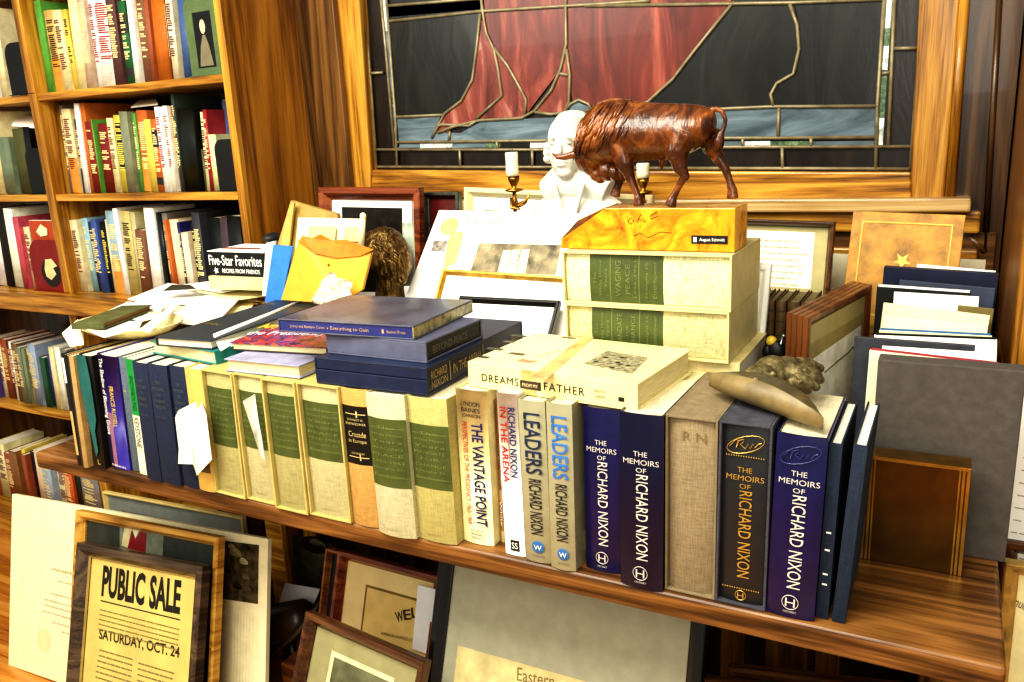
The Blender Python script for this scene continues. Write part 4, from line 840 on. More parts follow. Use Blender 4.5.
# yellow scrap, carved slipper, rough bronze fragment
m = MB(); u = onz(706.5, 387, 1.0); m.ell(u+V((0, 0, .003)), (.004, .009, .0035), P((206, 178, 60), .4), Matrix.Rotation(-.5, 3, 'Z'), 8, 6); solid('stone', m, 'tiny yellow nugget on top of the beige slipcase', 'stone')
def clog():
    P0, P1 = onz(712, 394, 1.01), onz(826, 427, 1.01); P0.z = P1.z = 1.004
    ax = (P1-P0); L = ax.length; ax.normalize(); sd = V((0, 0, 1)).cross(ax)
    root = thing('wooden_clog', 'carved wooden shoe shaped piece with a pale edge lying over the RN slipcase', 'carving', P0.lerp(P1, .5))
    n, k = 26, 18; low = MB(); upm = MB(); prof = []
    for i in range(n+1):
        t = i/n; wd = .030*max(.03, math.sin(math.pi*min(1, t**.85))**.75)*(1.15-.15*t); hh = .014+.026*math.sin(math.pi*min(1, t*.95+.03))**.8
        if t > .92: wd *= .8
        off = .014*math.sin(math.pi*t)-.006; zc = .003+.016*(1-t)**2.2
        prof.append((P0+ax*L*t+sd*off+V((0, 0, zc)), wd, hh))
    def ringp(c, wd, hh, a0, a1, kk, squash):
        return [c+sd*(wd*math.cos(a0+(a1-a0)*j/kk))+V((0, 0, (hh*.55+hh*.5*math.sin(a0+(a1-a0)*j/kk)*squash))) for j in range(kk+1)]
    for M_, a0, a1, mat, sq in ((low, math.radians(128), 2*math.pi, P((128, 110, 72), .45, .2), 1.1), (upm, 0, math.radians(128), P((88, 78, 52), .35, .3, 0, .2, 40), .8)):
        vs = []; kk = 12
        for c, wd, hh in prof: vs += ringp(c, wd, hh, a0, a1, kk, sq)
        fs = [(i*(kk+1)+j, i*(kk+1)+j+1, (i+1)*(kk+1)+j+1, (i+1)*(kk+1)+j) for i in range(n) for j in range(kk)]
        fs += [tuple(range(kk, -1, -1)), tuple(n*(kk+1)+j for j in range(kk+1))]
        M_.add(vs, fs, mat, True)
    # a raised instep ridge
    upm.tube([P0+ax*L*t+sd*(.014*math.sin(math.pi*t)-.002)+V((0, 0, .026+.006*math.sin(math.pi*t)-.02*max(0, t-.6))) for t in (.25, .4, .55, .7, .82)], [.002, .003, .0032, .003, .001], P((104, 92, 62), .35, .3), 8)
    obj('sole_side', low, root); obj('upper', upm, root)
clog()
def fragment():
    z = 1.03; base = 1.0; m = MB(); dummy = BLACK
    OFF = V((0, .014, .004)); pts = [(757, 388, .022, .02), (770, 382, .026, .024), (785, 381, .026, .022), (798, 383, .023, .018), (806, 386, .019, .014)]
    for px, py, rx, rz in pts:
        c = onz(px, py-3, z); m.ell(c, (rx, rx*1.1, rz), dummy)
    for a, b, r in (((795, 370), (818, 374), .009), ((798, 378), (819, 386), .0075), ((792, 386), (814, 393), .0085), ((786, 391), (806, 397), .007)):
        A = onz(*a, z+.006); B = onz(*b, z-.004); m.tube([A, A.lerp(B, .5)+V((0, 0, .004)), B], [r*1.2, r, r*.7], dummy, 10)
        m.ell(B, (r*.75,)*3, dummy)
    for _ in range(7):
        px, py = random.uniform(750, 806), random.uniform(365, 390); c = onz(px, py, z+.012); m.ell(c, (random.uniform(.003, .007),)*3, dummy, nu=8, nv=6)
    mm, n, b = new('weathered_bronze', .45, .45); t = noise(n, coords(n, (1, 1, 1)), 90, 6, .7); r = ramp(n, [(.3, (50, 42, 26)), (.5, (110, 98, 66)), (.7, (168, 152, 108))], t.outputs[0]); n.links.new(r.outputs[0], b.inputs['Base Color']); bump(n, b, t.outputs[0], .6, .004)
    o = organic('bronze_fragment', m, mm, .0016, 8); c = onz(785, 385, 1.0); o.data.transform(Matrix.Translation(OFF)); relocate(o, c); tag(o, 'rough weathered bronze hand-like fragment lying behind the wooden clog', 'sculpture')
fragment()
# figurine with a yellow ball head
fz = 1.0; c = onz(776, 362, fz); t = thing('figurine', 'small dark figurine with a yellow ball head behind the bronze fragment', 'figurine', c)
m = MB(); p = ony(776, 352, c.y+.03); m.ell(p, (.016, .012, .02), BLACK); m.ell(ony(768, 352, c.y+.03), (.009, .01, .014), BLACK); m.ell(ony(789, 354, c.y+.03), (.008, .008, .008), BLACK); m.ell(ony(776, 364, c.y+.03), (.018, .012, .015), P((30, 36, 26), .4)); obj('body', m, t)
m = MB(); m.ell(ony(771.5, 341, c.y+.03), (.0085, .0085, .0085), P((214, 186, 60), .35)); obj('head', m, t)
m = MB(); m.tube([ony(783, 336, c.y+.03), ony(780, 348, c.y+.025), ony(777, 362, c.y+.02)], [.0025, .0018, .0015], metal((150, 160, 160)), 8); m.ell(ony(783.5, 336, c.y+.03), (.004, .003, .003), metal((150, 160, 160))); obj('metal_rod', m, t)
# dish with papers and an olive book at the left
t = thing('dish', 'oval cream dish full of papers on top of the left-hand books', 'dish', onz(130, 340, RT))
cD = onz(131, 334, RT); m = MB(); rx, ry = .13, .085; prof = [(.45, .000), (.62, .002), (.82, .012), (1.0, .026), (1.0, .029), (.95, .027), (.78, .014), (.55, .006), (.0, .005)]; seg = 32
vs = [cD+V((rx*r*math.cos(2*math.pi*k/seg), ry*r*math.sin(2*math.pi*k/seg), z)) for r, z in prof for k in range(seg)]
m.add(vs, [(i*seg+k, i*seg+(k+1) % seg, (i+1)*seg+(k+1) % seg, (i+1)*seg+k) for i in range(len(prof)-1) for k in range(seg)]+[tuple(range(seg-1, -1, -1))], P((226, 214, 164), .35), True); obj('bowl', m, t)
def sheet(label, pts, z, mat=PAPER, th=.0012, name='paper', bend=.0):
    leaf(name, label, 'paper', [onz(px, py, zz) for (px, py), zz in zip(pts, z if isinstance(z, list) else [z]*len(pts))], mat, th)
sheet('white sheet tilted in the cream dish, dark slit along its edge', [(88, 331), (100, 318), (136, 322), (142, 322), (139, 329), (104, 338)], 1.017, WHITE)
sheet('white card leaning over the right rim of the cream dish', [(140, 330), (176, 303), (180, 305), (150, 333)], [1.02, 1.035, 1.035, 1.02], WHITE, .002)
sheet('sheet of paper behind the olive book on the dish', [(106, 312), (128, 302), (164, 306), (158, 318), (140, 322)], 1.018, PAPER)
flat('book', 'small olive cloth book resting tilted on the papers in the dish', 'book', (104, 329), (153, 310), (102, 325.5), (138, 299), 1.022, P((92, 94, 54), .6, .2), pages((150, 104, 50), 'z'), 'left', dep=.07, th=.012)
# carton behind the front row that carries the papers, and the papers
t = thing('carton', 'low brown carton behind the navy volumes carrying loose papers and folders', 'box', (-1.3, 1.3, TZ))
m = MB(); ct = P((150, 116, 72), .7); m.box((-1.6, 1.16, TZ), (-1.16, 1.5, TZ+.2), ct); obj('carton_body', m, t, bevel=.003); m = MB(); m.box((-1.605, 1.155, TZ+.2), (-1.155, 1.505, TZ+.212), ct); obj('lid', m, t, bevel=.003)
CZ = TZ+.2125
sp = [([(150, 308), (196, 286), (262, 290), (250, 312), (190, 322)], PAPERY), ([(128, 300), (168, 284), (215, 290), (196, 306)], WHITE), ([(158, 322), (206, 296), (240, 299), (214, 327)], PAPER), ([(196, 292), (240, 282), (282, 294), (240, 300)], P((240, 228, 176), .7, .05)), ([(180, 286), (226, 280), (262, 286), (222, 293)], WHITE), ([(128, 306), (150, 296), (178, 302), (150, 316)], PAPER)]
labs = ['large cream sheet lying in the middle of the loose paper pile', 'white folded letter at the upper left of the paper pile', 'white sheet just left of the slate emblem book', 'yellowish sheet near the foot of the blue folder', 'white pages directly below the Five-Star Favorites book', 'white leaflet at the left of the paper pile by the desk ledge']
for i, ((pts, mt), lb) in enumerate(zip(sp, labs)): sheet(lb, pts, [CZ+.004+.0075*i+random.uniform(0, .003) for _ in pts], mt, .003)
leaf('paper', 'grey rimmed folded pamphlet at the edge of the pile near the desk ledge', 'paper', [onz(163, 291, CZ+.04), onz(196, 289, CZ+.04), onz(190, 285, CZ+.045), onz(172, 285, CZ+.045)], P((60, 56, 48), .6), .001)
sheet('crumpled white papers at the far left end above the thin black book', [(62, 334), (78, 320), (84, 330), (84, 345), (70, 347)], [RT+.004, RT+.012, RT+.002, RT+.004, RT+.003], P((240, 232, 204), .7), .002)
# Five-Star Favorites
def d_five(m, pl, fr, rt, L, D, th):
    m.text('Five-Star Favorites', lambda u, v: fr(u+L*.02, th*.42+v, .0006), L*.93, th*.42, WHITE, .01); m.text('RECIPES FROM FRIENDS', lambda u, v: fr(u+L*.24, th*.12+v, .0006), L*.66, th*.17, WHITE, .01)
    m.poly(fr, [(L*(.13+.05*(1 if k % 2 else .45)*math.cos(k*math.pi/5)), th*.2+L*.05*(1 if k % 2 else .45)*math.sin(k*math.pi/5)) for k in range(10)], .0002, .0007, WHITE)
    m.slab(pl, L*.02, D*.3, L*.7, D*.45, .0002, .0006, P((150, 60, 60), .5))
yF = 1.45; fb = [ony(210, 289, yF), ony(265.5, 291, yF)]; zf = CZ+.0
o, zt, _, _ = flat('book', 'pale buff book lying below the Five-Star Favorites recipe book', 'book', (210, 289), (268, 291), (210, 276), (275, 270), ony(210, 289, 1.42).z, P((216, 202, 150), .5), PZC, 'front', dep=.13)
o, zt, _, _ = flat('book', 'black spined Five-Star Favorites recipe book lying at the end of the ledge', 'book', (210, 275), (266.5, 277.5), (209.4, 250.8), (275, 247), zt, BLACK, PZ, 'front', dep=.13, deco=d_five, top=PAPER)

# ================================================================== SLIPCASE STACK AND BISON
SY = 1.168
def stackbox(label, vlabel, L0, R0, z0, z1, dep, cmat, smat, lines, dz=0):
    x0, x1 = ony(*L0, SY+dz).x, ony(*R0, SY+dz).x; L = x1-x0; th = z1-z0-.0004
    M = Matrix(((0, 0, -1, x1), (0, 1, 0, SY+dz), (1, 0, 0, z0), (0, 0, 0, 1)))
    slipcase('slipcase', label, M, th, dep, L, cmat, .0034, 'slipcases stacked under the bison')
    M2 = M @ Matrix.Translation((.0042, .008, .0036))
    mkbook('book', vlabel, 'book', M2, th-.0084, dep-.02, L-.0082, smat, PG, .0035, lines, 'volumes in the stacked slipcases')
def d_st(lines):
    def f(c, w_, h, b, d):
        spatch(c, w_, h, b, 0, 1, .385, .845, glab)
        for z in (.53, .71): spatch(c, w_, h, b, 0, 1, z, z+.005, gtxt, .0007)
        for (a, zz, hh) in lines: stext(c, w_, h, b, a, .5-min(.38, .042*len(a)+.02*(hh > .03)*len(a)), .5+min(.38, .042*len(a)+.02*(hh > .03)*len(a)), zz+hh*.1, zz+hh*.9, gtxt, False, .0)
    return f
zA, zB_, zC_, zD_ = TZ+.1833, 1.018, 1.096, 1.1795
cs = P((214, 202, 146), .5, .06)
mkM = Matrix(((0, 0, -1, ony(728, 355, SY).x+.015), (0, 1, 0, SY+.01), (1, 0, 0, zA+.0003), (0, 0, 0, 1)))
mkbook('book', 'thick white paged book at the foot of the slipcase stack', 'book', mkM, zB_-zA-.001, .2, .275, P((224, 208, 150), .5), PGW, group='volumes in the stacked slipcases')
stackbox('middle buff slipcase of the stack under the bison', 'Mandate for Change volume in the lower stacked slipcase', (565.5, 330), (729, 330), zB_, zC_, .2, cs, cloth((196, 186, 136)), d_st([('The', .80, .022), ('White House', .765, .022), ('Years', .73, .02), ('MANDATE', .64, .04), ('FOR', .6, .02), ('CHANGE', .555, .035), ('Dwight D.', .47, .025), ('Eisenhower', .42, .03)]))
stackbox('upper buff slipcase of the stack, directly under the burl wood base', 'Waging Peace volume in the upper stacked slipcase', (562.5, 280), (731.5, 280), zC_, zD_, .195, cs, cloth((216, 208, 164)), d_st([('The', .80, .022), ('White House', .765, .022), ('Years', .73, .02), ('WAGING', .64, .045), ('PEACE', .585, .035), ('1956-1961', .545, .02), ('Dwight D.', .47, .025), ('Eisenhower', .42, .03)]))
# burl base
by0, by1 = 1.19, 1.27; zb = zD_+.0004
fx = lambda px, py: ony(px, py, by0)
q = [fx(560.6, 241), fx(734.5, 248.6), fx(734.5, 209), fx(603, 203.5), fx(578, 213), fx(560.6, 228)]
zt0 = q[2].z+.0015
pts = [(q[0].x, zb), (q[1].x, zb), (q[1].x, zt0), (q[3].x, zt0), (q[4].x, zt0-.018), (q[5].x, zb+.016)]
mm, n, b = new('burl', .22, 0, .4); t_ = noise(n, coords(n, (1, 1, 1)), 16, 8, .62, 2.5); r = ramp(n, [(.3, (128, 70, 8)), (.42, (196, 128, 18)), (.58, (226, 166, 34)), (.75, (240, 190, 62))], t_.outputs[0]); n.links.new(r.outputs[0], b.inputs['Base Color']); burl = mm
bb = thing('carving_plinth', 'golden burl wood block with a rough left end carrying the carved bison', 'base', (sum(p[0] for p in pts[:2])/2, (by0+by1)/2, zb))
m = MB(); m.poly(Plane((0, by0, 0), (1, 0, 0), (0, 0, 1)), pts, -(by1-by0), 0, burl); obj('block', m, bb, bevel=.0015)
m = MB(); pl = Plane((0, by0, 0), (1, 0, 0), (0, 0, 1)); bark = P((110, 62, 30), .7, .5, 0, 0, 60, .3)
m.hexa([(q[5].x-.001, by0-.0008, zb+.014), (q[4].x-.002, by0-.0008, zt0-.02), (q[4].x-.002, by1+.0008, zt0-.02), (q[5].x-.001, by1+.0008, zb+.014), (q[5].x-.001+.006, by0-.0008, zb+.018), (q[3].x+.004, by0-.0008, zt0+.0008), (q[3].x-.004, by1+.0008, zt0+.0008), (q[5].x+.005, by1+.0008, zb+.018)], bark); obj('bark_edge', m, bb, bevel=.001)
m = MB(); a_, b2 = pl.uv(691.5, 243.5), pl.uv(727.8, 235.5); m.slab(pl, a_[0], zb+.012, b2[0], zb+.024, .0001, .0012, BLACK); obj('name_plate', m, bb)
m = MB(); m.text('August Schmidt', lambda u, v: pl(a_[0]+.012+u, zb+.0145+v, .0015), b2[0]-a_[0]-.016, .006, WHITE); m.slab(pl, a_[0]+.003, zb+.0145, a_[0]+.008, zb+.0215, .0012, .0016, WHITE); obj('plate_lettering', m, bb)
# incised marks on the front of the block
m = MB()
for pts_ in ([(628, 222), (630, 218), (634, 221), (631, 224), (628, 222)], [(637, 222), (641, 214), (645, 222), (639, 219)], [(650, 216), (657, 212), (658, 216), (651, 219), (650, 216)], [(634, 236), (640, 233), (648, 238), (660, 232), (672, 233)]):
    m.tube([pl(*pl.uv(*p), .0003) for p in pts_], .0006, P((120, 70, 16), .5), 4)
obj('carved_mark', m, bb)
# bison
YB = 1.23; ZBB = zt0+.0012
def bp(u, v, dy=0): return ony(540+u/5.12, 90+v/5.12, YB)+V((0, dy, 0))
KS = .001*ony(640, 150, YB).y  # rough
def bp_s(): return (bp(600, 0)-bp(500, 0)).length/100
SU = bp_s()
gz = bp(690, 598).z; SH = ZBB-gz
def bq(u, v, dy=0): p = bp(u, v, dy); p.z += SH; return p
def bison():
    m = None; root = thing('bison_carving', 'polished brown carved wooden bison with lowered head standing on the burl block', 'sculpture', (bq(560, 500).x, YB, ZBB))
    m = MB(); D_u = BLACK
    secs = [(895, 130, 215, .014), (870, 104, 262, .024), (830, 90, 305, .031), (770, 82, 335, .034), (700, 80, 355, .033), (640, 78, 368, .034), (570, 76, 372, .036), (500, 68, 378, .039), (430, 60, 385, .042), (360, 62, 405, .044), (300, 82, 425, .042), (250, 120, 440, .037), (215, 175, 430, .028), (196, 230, 400, .018)]
    seg = 48; vs = []; fine = []
    for a, b in zip(secs, secs[1:]):
        for j in range(4): fine.append(tuple(a[q_]+(b[q_]-a[q_])*j/4 for q_ in range(4)))
    fine.append(secs[-1])
    for u, vt, vb, hw in fine:
        c = (vt+vb)/2; r = (vb-vt)/2
        for k in range(seg):
            a = 2*math.pi*k/seg; s = math.sin(a); wd = hw*math.cos(a)*(1-.25*max(0, s))
            p = bq(u, c-r*s); vs.append(p+V((0, wd, 0)))
    n = len(fine); m.add(vs, [(i*seg+k, i*seg+(k+1) % seg, (i+1)*seg+(k+1) % seg, (i+1)*seg+k) for i in range(n-1) for k in range(seg)]+[tuple(range(seg-1, -1, -1)), tuple(range((n-1)*seg, n*seg))], D_u)
    # head
    for u, v, r, hw in ((262, 300, 70, .026), (258, 350, 68, .025), (270, 400, 56, .021), (292, 440, 42, .017), (310, 462, 30, .014), (350, 420, 60, .024), (390, 430, 50, .02)):
        m.ell(bq(u, v), (r*SU*.9, hw, r*SU*.95), D_u)
    m.ell(bq(236, 335, -.018), (.007, .006, .008), D_u)     # brow
    m.tube([bq(420, 420, -.004), bq(430, 455, -.004), bq(436, 478, -.003)], [.012, .008, .002], D_u, 8)   # beard
    m.tube([bq(392, 430, .01), bq(398, 470, .008)], [.012, .003], D_u, 8)
    def leg(pts):
        m.tube([bq(*p[:2], p[3]) for p in pts], [p[2]*SU for p in pts], D_u, 12)
        for p in pts[1:-1]: m.ell(bq(*p[:2], p[3]), (p[2]*SU*1.03,)*3, D_u, nu=10, nv=8)
    leg([(430, 300, 66, -.02), (462, 380, 46, -.024), (488, 450, 26, -.024), (508, 500, 20, -.024), (526, 545, 18, -.024), (531, 560, 24, -.024), (533, 596, 29, -.024)])
    leg([(400, 380, 55, .018), (390, 440, 34, .022), (378, 495, 22, .022), (365, 530, 24, .022), (358, 562, 29, .022)])
    leg([(760, 240, 78, -.014), (722, 320, 60, -.02), (738, 400, 36, -.022), (762, 450, 25, -.022), (730, 505, 17, -.022), (706, 550, 19, -.022), (696, 575, 26, -.022), (690, 598, 30, -.022)])
    leg([(845, 230, 60, .014), (862, 300, 50, .02), (890, 360, 30, .022), (930, 420, 22, .022), (952, 480, 17, .022), (966, 530, 24, .022), (968, 575, 30, .022)])
    m.tube([bq(632, 370), bq(622, 400), bq(621, 425)], [.006, .004, .001], D_u, 8)
    m.tube([bq(868, 112), bq(905, 108), bq(935, 125), bq(950, 165), bq(942, 205), bq(922, 240)], [.0045, .004, .0036, .0034, .0036, .005], D_u, 8)
    m.tube([bq(925, 225), bq(915, 270), bq(912, 305), bq(905, 330)], [.005, .009, .008, .002], D_u, 8)
    mm, n, b = new('carved_polished_wood', .27, 0, .12)
    c1 = coords(n, (1, 1, 1)); t1 = noise(n, c1, 22, 5, .6, 1.0); r = ramp(n, [(.3, (40, 18, 8)), (.5, (88, 46, 18)), (.66, (142, 84, 34)), (.8, (184, 120, 50))], t1.outputs[0]); n.links.new(r.outputs[0], b.inputs['Base Color'])
    t2 = noise(n, coords(n, (1.6, .7, .45), (0, -.5, 0)), 42, 3, .5, .6); bump(n, b, t2.outputs[0], .75, .006)
    o = organic('body', m, mm, .0013, 9, root)
    hk = P((54, 22, 10), .2, .2, 0, .3)
    h = MB(); h.tube([bq(236, 325, -.02), bq(205, 338, -.026), (bq(165, 350, -.03)), bq(130, 350, -.031), bq(104, 332, -.03)], [.0065, .006, .005, .0035, .001], P((120, 66, 34), .2, .2, 0, .3), 10); obj('horn', h, root)
    h = MB(); h.tube([bq(236, 325, .02), bq(205, 338, .027), (bq(170, 350, .032)), bq(140, 350, .033), bq(118, 334, .032)], [.0065, .006, .005, .0035, .001], P((120, 66, 34), .2, .2, 0, .3), 10); obj('horn', h, root)
    h = MB(); h.ell(bq(246, 338, -.0262), (.0035, .003, .004), hk, nu=10, nv=8); obj('eye', h, root)
    h = MB(); h.ell(bq(262, 300, -.028), (.005, .007, .009), P((84, 38, 16), .25), Matrix.Rotation(.5, 3, 'Y')); obj('ear', h, root)
    # carved mane locks over hump and shoulders
    for side in (-1,):
        for i in range(30):
            h = None
    lk = MB(); lm = mm
    for i in range(84):
        t = i/83; u0 = random.uniform(212, 500); 
        k = min(range(len(secs)), key=lambda j: abs(secs[j][0]-u0)); vt, vb, hw = secs[k][1], secs[k][2], secs[k][3]
        s0 = random.uniform(.95, -.1); pts_ = []
        for j in range(5):
            s = max(-.75, s0-.13*j); a = math.asin(max(-1, min(1, s))); wd = hw*math.cos(a)*(1-.25*max(0, s)); uu = u0-9*j*(1 if u0 > 260 else .3)+random.uniform(-2, 2)
            pts_.append(bq(uu, (vt+vb)/2-(vb-vt)/2*s, -wd-.0002))
        lk.tube(pts_, [.0006, .0024, .0029, .0021, .0004], mm, 6)
    obj('mane_locks', lk, root)
    rd = MB()
    for i in range(34):
        u = 215+i*7.5; k = max(j for j in range(len(secs)-1) if secs[j][0] >= u or j == 0); a, b2 = secs[k], secs[min(k+1, len(secs)-1)]
        f_ = (u-a[0])/(b2[0]-a[0]+1e-9); vt = a[1]+(b2[1]-a[1])*max(0, min(1, f_)); rd.ell(bq(u, vt-1), (.0022, .0028, .0024), mm, nu=6, nv=5)
    obj('back_ridge', rd, root)
bison()
# ================================================================== THINGS BEHIND THE ROW
def leaner2(TL, TR, BLp, y0, y1=None, zs=None, h=None):
    """leaning plane from two top corners and one more point down its left edge"""
    a, b = ony(*TL, y0), ony(*TR, y0 if y1 is None else y1); U = (b-a).normalized()
    n = U; d = ray(*BLp); p = CAM+d*((a-CAM).dot(n)/d.dot(n)); up = (a-p).normalized(); N = U.cross(up).normalized(); up = N.cross(U)
    if h is None: h = (min(a.z, b.z)-zs)/up.z
    return Plane(a-up*h, U, up), (b-a).length, h
MAHO = wood((60, 20, 8), (112, 52, 26), (150, 84, 46), 'x', .25, 8, .3); MAHOz = wood((60, 20, 8), (112, 52, 26), (150, 84, 46), 'z', .25, 8, .3)
BRN = wood((40, 22, 12), (76, 46, 24), (110, 72, 40), 'x', .3, 8); BRNz = wood((40, 22, 12), (76, 46, 24), (110, 72, 40), 'z', .3, 8)
CRM = P((232, 218, 170), .5, .05); BF = P((22, 18, 16), .3, .2, 0, .3); GFR = wood((120, 78, 20), (182, 132, 48), (216, 170, 84), 'x', .3, 10); GFRz = wood((120, 78, 20), (182, 132, 48), (216, 170, 84), 'z', .3, 10)
CT = .94
# mahogany frame with a dark photograph
pl, W, H = leaner((323, 187), (424, 187.5), 1.62, lean=5, zs=CT)
def inn(t):
    s = [(.02, .02, W-.02, H-.02, WHITE)]
    a, b = pl.uv(343, 221.5), pl.uv(403, 208); s.append((a[0], b[1]-.16, b[0], b[1], P((26, 22, 18), .3, .7, 0, 0, 60))); surf(pl, 'mat_and_photograph', s, t)
picture('picture_frame', 'reddish mahogany frame with white mat and dark photograph, left below the window', 'picture frame', pl, W, H, .030, .022, MAHO, inn, 'framed pictures', MAHOz)
# grey frame with dark red inner
pl, W, H = leaner((424.5, 191.5), (462.5, 191.5), 1.66, lean=4, zs=CT)
def inn(t): surf(pl, 'dark_red_panel', [(.01, .01, W-.01, H-.01, P((92, 26, 24), .4, .4, 0, 0, 20))], t)
picture('picture_frame', 'small grey metal frame with a dark red panel beside the mahogany frame', 'picture frame', pl, W, H, .017, .02, metal((110, 110, 100), .35), inn, 'framed pictures')
# cream frame behind the bust
pl, W, H = leaner((467, 187), (655, 195), 1.84, lean=3, zs=CT)
def inn(t):
    s = [(.02, .02, W-.02, H-.02, WHITE)]; surf(pl, 'mat', s, t); m = MB()
    ring(m, Plane(pl(.055, .055, .003), pl.U, pl.V), W-.11, H-.11, .003, .001, LINE); obj('mat_line', m, t)
picture('picture_frame', 'cream white frame standing behind the bust and the left candlestick', 'picture frame', pl, W, H, .022, .018, CRM, inn, 'framed pictures')
# certificate board on a hidden pile
pz = TZ
for i, (c, lab) in enumerate([((110, 70, 50), 'thick brown book lying hidden at the foot of the certificate board pile'), ((60, 80, 100), 'thick blue grey book lying hidden on top of the pile behind the row')]):
    m_ = Matrix(((0, 0, -1, -.70), (0, 1, 0, 1.33), (1, 0, 0, pz+.0003), (0, 0, 0, 1))); mkbook('book', lab, 'book', m_, .05, .2, .27, P(c, .6), group='hidden pile behind the blue boxes'); pz += .0505
pl, W, H = leaner2((439, 210), (606, 214), (410, 285), 1.56, h=.36)
bdg = thing('certificate_board', 'big white presidential certificate board with yellow seal and ribbon, tilted behind the blue stack', 'certificate', mat=pl.mat())
m = MB(); m.slab(pl, 0, 0, W, H, -.006, 0, WHITE); obj('board', m, bdg, bevel=.0006)
m = MB(); yel = P((240, 220, 120), .5, .15)
u, v = pl.uv(449.5, 226.5); r = .022; m.poly(pl, [(u+r*(1+.05*(k % 2))*math.cos(k*math.pi/14), v+r*(1+.05*(k % 2))*math.sin(k*math.pi/14)) for k in range(28)], .0002, .0014, yel)
m.poly(pl, [pl.uv(*p) for p in ((450, 231), (464, 232), (457, 262), (443, 270))], .0002, .0009, yel); obj('seal_and_ribbon', m, bdg)
m = MB(); m.poly(pl, [pl.uv(*p) for p in ((434, 240.5), (448, 240.5), (445, 251.5), (431, 251.5))], .0002, .0008, P((140, 132, 120), .6, .6, 0, 0, 90)); obj('small_print', m, bdg)
m = MB(); ptext(m, pl, 'President', (467, 224), (503, 224), (469, 218.5), GREYINK, .0006); 
for k in range(3): pass
obj('heading', m, bdg)
# second card, The Nixon Administration
pl2 = Plane(pl(0, 0, .004), pl.U, pl.V)
q = [pl2.uv(*p) for p in ((470, 229), (604, 231), (598, 300), (446, 296))]
cd = thing('printed_card', 'cream Nixon Administration card with a grey photo leaning on the certificate board', 'card', mat=Plane(pl2(q[3][0], q[3][1]), pl.U, pl.V).mat())
m = MB(); m.poly(pl2, q, 0, .003, P((250, 246, 214), .6, .04)); obj('card', m, cd)
m = MB(); ptext(m, pl2, 'THE NIXON ADMINISTRATION', (481, 242), (556, 243.5), (482, 237.5), P((196, 184, 128), .6), .0036); obj('heading', m, cd)
m = MB(); m.poly(pl2, [pl2.uv(*p) for p in ((480, 244), (562, 246), (556, 276), (471, 272))], .003, .0036, P((138, 126, 98), .5, .5, 0, 0, 26))
for x in (0, 9, 18.5): m.poly(pl2, [pl2.uv(*p) for p in ((504+x, 251.5-x*.05), (512+x, 251-x*.05), (507+x, 275), (498+x, 274))], .0036, .004, P((238, 228, 176), .5, .1))
obj('photograph', m, cd)
# thin gold frame, black frame
pl, W, H = leaner2((444.5, 270.5), (606, 281), (440, 288), 1.42, h=.17)
def inn(t): surf(pl, 'white_print', [(.005, .005, W-.005, H-.005, WHITE)], t)
picture('picture_frame', 'thin gold frame around a blank white sheet, leaning in front of the Nixon card', 'picture frame', pl, W, H, .011, .012, P((200, 156, 70), .3, .3, .5), inn, 'framed pictures')
pl, W, H = leaner2((462, 298), (562, 303), (452, 330), 1.37, h=.12)
def inn(t): surf(pl, 'white_print', [(.005, .005, W-.005, H-.005, WHITE)], t)
picture('picture_frame', 'thin black frame with white sheet between the blue boxes and the slipcase stack', 'picture frame', pl, W, H, .012, .012, BF, inn, 'framed pictures')
# envelopes, folder, card holder
def envelope(name, label, cat, pts, y, mat, back=.004, flap=None, flapmat=None, group=None):
    ys = y if isinstance(y, list) else [y]*len(pts); P3 = [ony(*p, yy) for p, yy in zip(pts, ys)]
    c = V((sum(p.x for p in P3)/len(P3), sum(p.y for p in P3)/len(P3), min(p.z for p in P3)))
    t = thing(name, label, cat, c, group=group); m = MB(); n = len(P3)
    vs = P3+[p+V((0, back, 0)) for p in P3]; m.add(vs, [tuple(range(n)), tuple(range(2*n-1, n-1, -1))]+[(i, n+i, n+(i+1) % n, (i+1) % n) for i in range(n)], mat); obj('body', m, t, bevel=.0006)
    if flap:
        F3 = [ony(*p, yy) for p, yy in flap]; m = MB(); n = len(F3); vs = F3+[p+V((0, .0015, .0008)) for p in F3]
        m.add(vs, [tuple(range(n)), tuple(range(2*n-1, n-1, -1))]+[(i, n+i, n+(i+1) % n, (i+1) % n) for i in range(n)], flapmat or mat); obj('flap', m, t)
    return t
manila = P((226, 166, 50), .5, .12, 0, 0, 14); manila2 = P((196, 126, 30), .55, .15)
envelope('envelope', 'orange manila envelope with its flap up, right of the blue folder', 'envelope', [(281, 300), (298.4, 240), (316, 248), (340, 250), (371, 253), (362, 290), (340, 304)], [1.27, 1.31, 1.31, 1.31, 1.31, 1.28, 1.27], manila, .008, [((298, 242), 1.306), ((302, 236), 1.308), ((312, 238.5), 1.31), ((320, 234.5), 1.31), ((332, 241), 1.31), ((345, 240), 1.31), ((373, 250), 1.306), ((360, 256), 1.304), ((336, 258), 1.300), ((314, 253), 1.300)], manila2)
m = MB(); c = ony(329, 265, 1.272); m.lathe([(0.0001, 0), (.003, .0), (.003, .001), (.0001, .001)], (0, 0, 0), BRASS, 10)
for i, p in enumerate(m.v): m.v[i] = c+V((p.x, -p.z, p.y))
solid('metal_clasp', m, 'tiny metal clasp on the front of the orange envelope', 'clasp')
envelope('folder', 'bright blue folder standing upright left of the orange envelope', 'folder', [(264, 306), (273, 245), (292.5, 246.5), (280, 309)], [1.30, 1.33, 1.33, 1.30], P((60, 126, 206), .35, .08), .006)
envelope('folder', 'white folder edge showing behind the left side of the blue folder', 'folder', [(262, 296), (266, 243), (275, 241), (272, 296)], [1.36, 1.38, 1.38, 1.36], P((240, 236, 220), .5), .006)
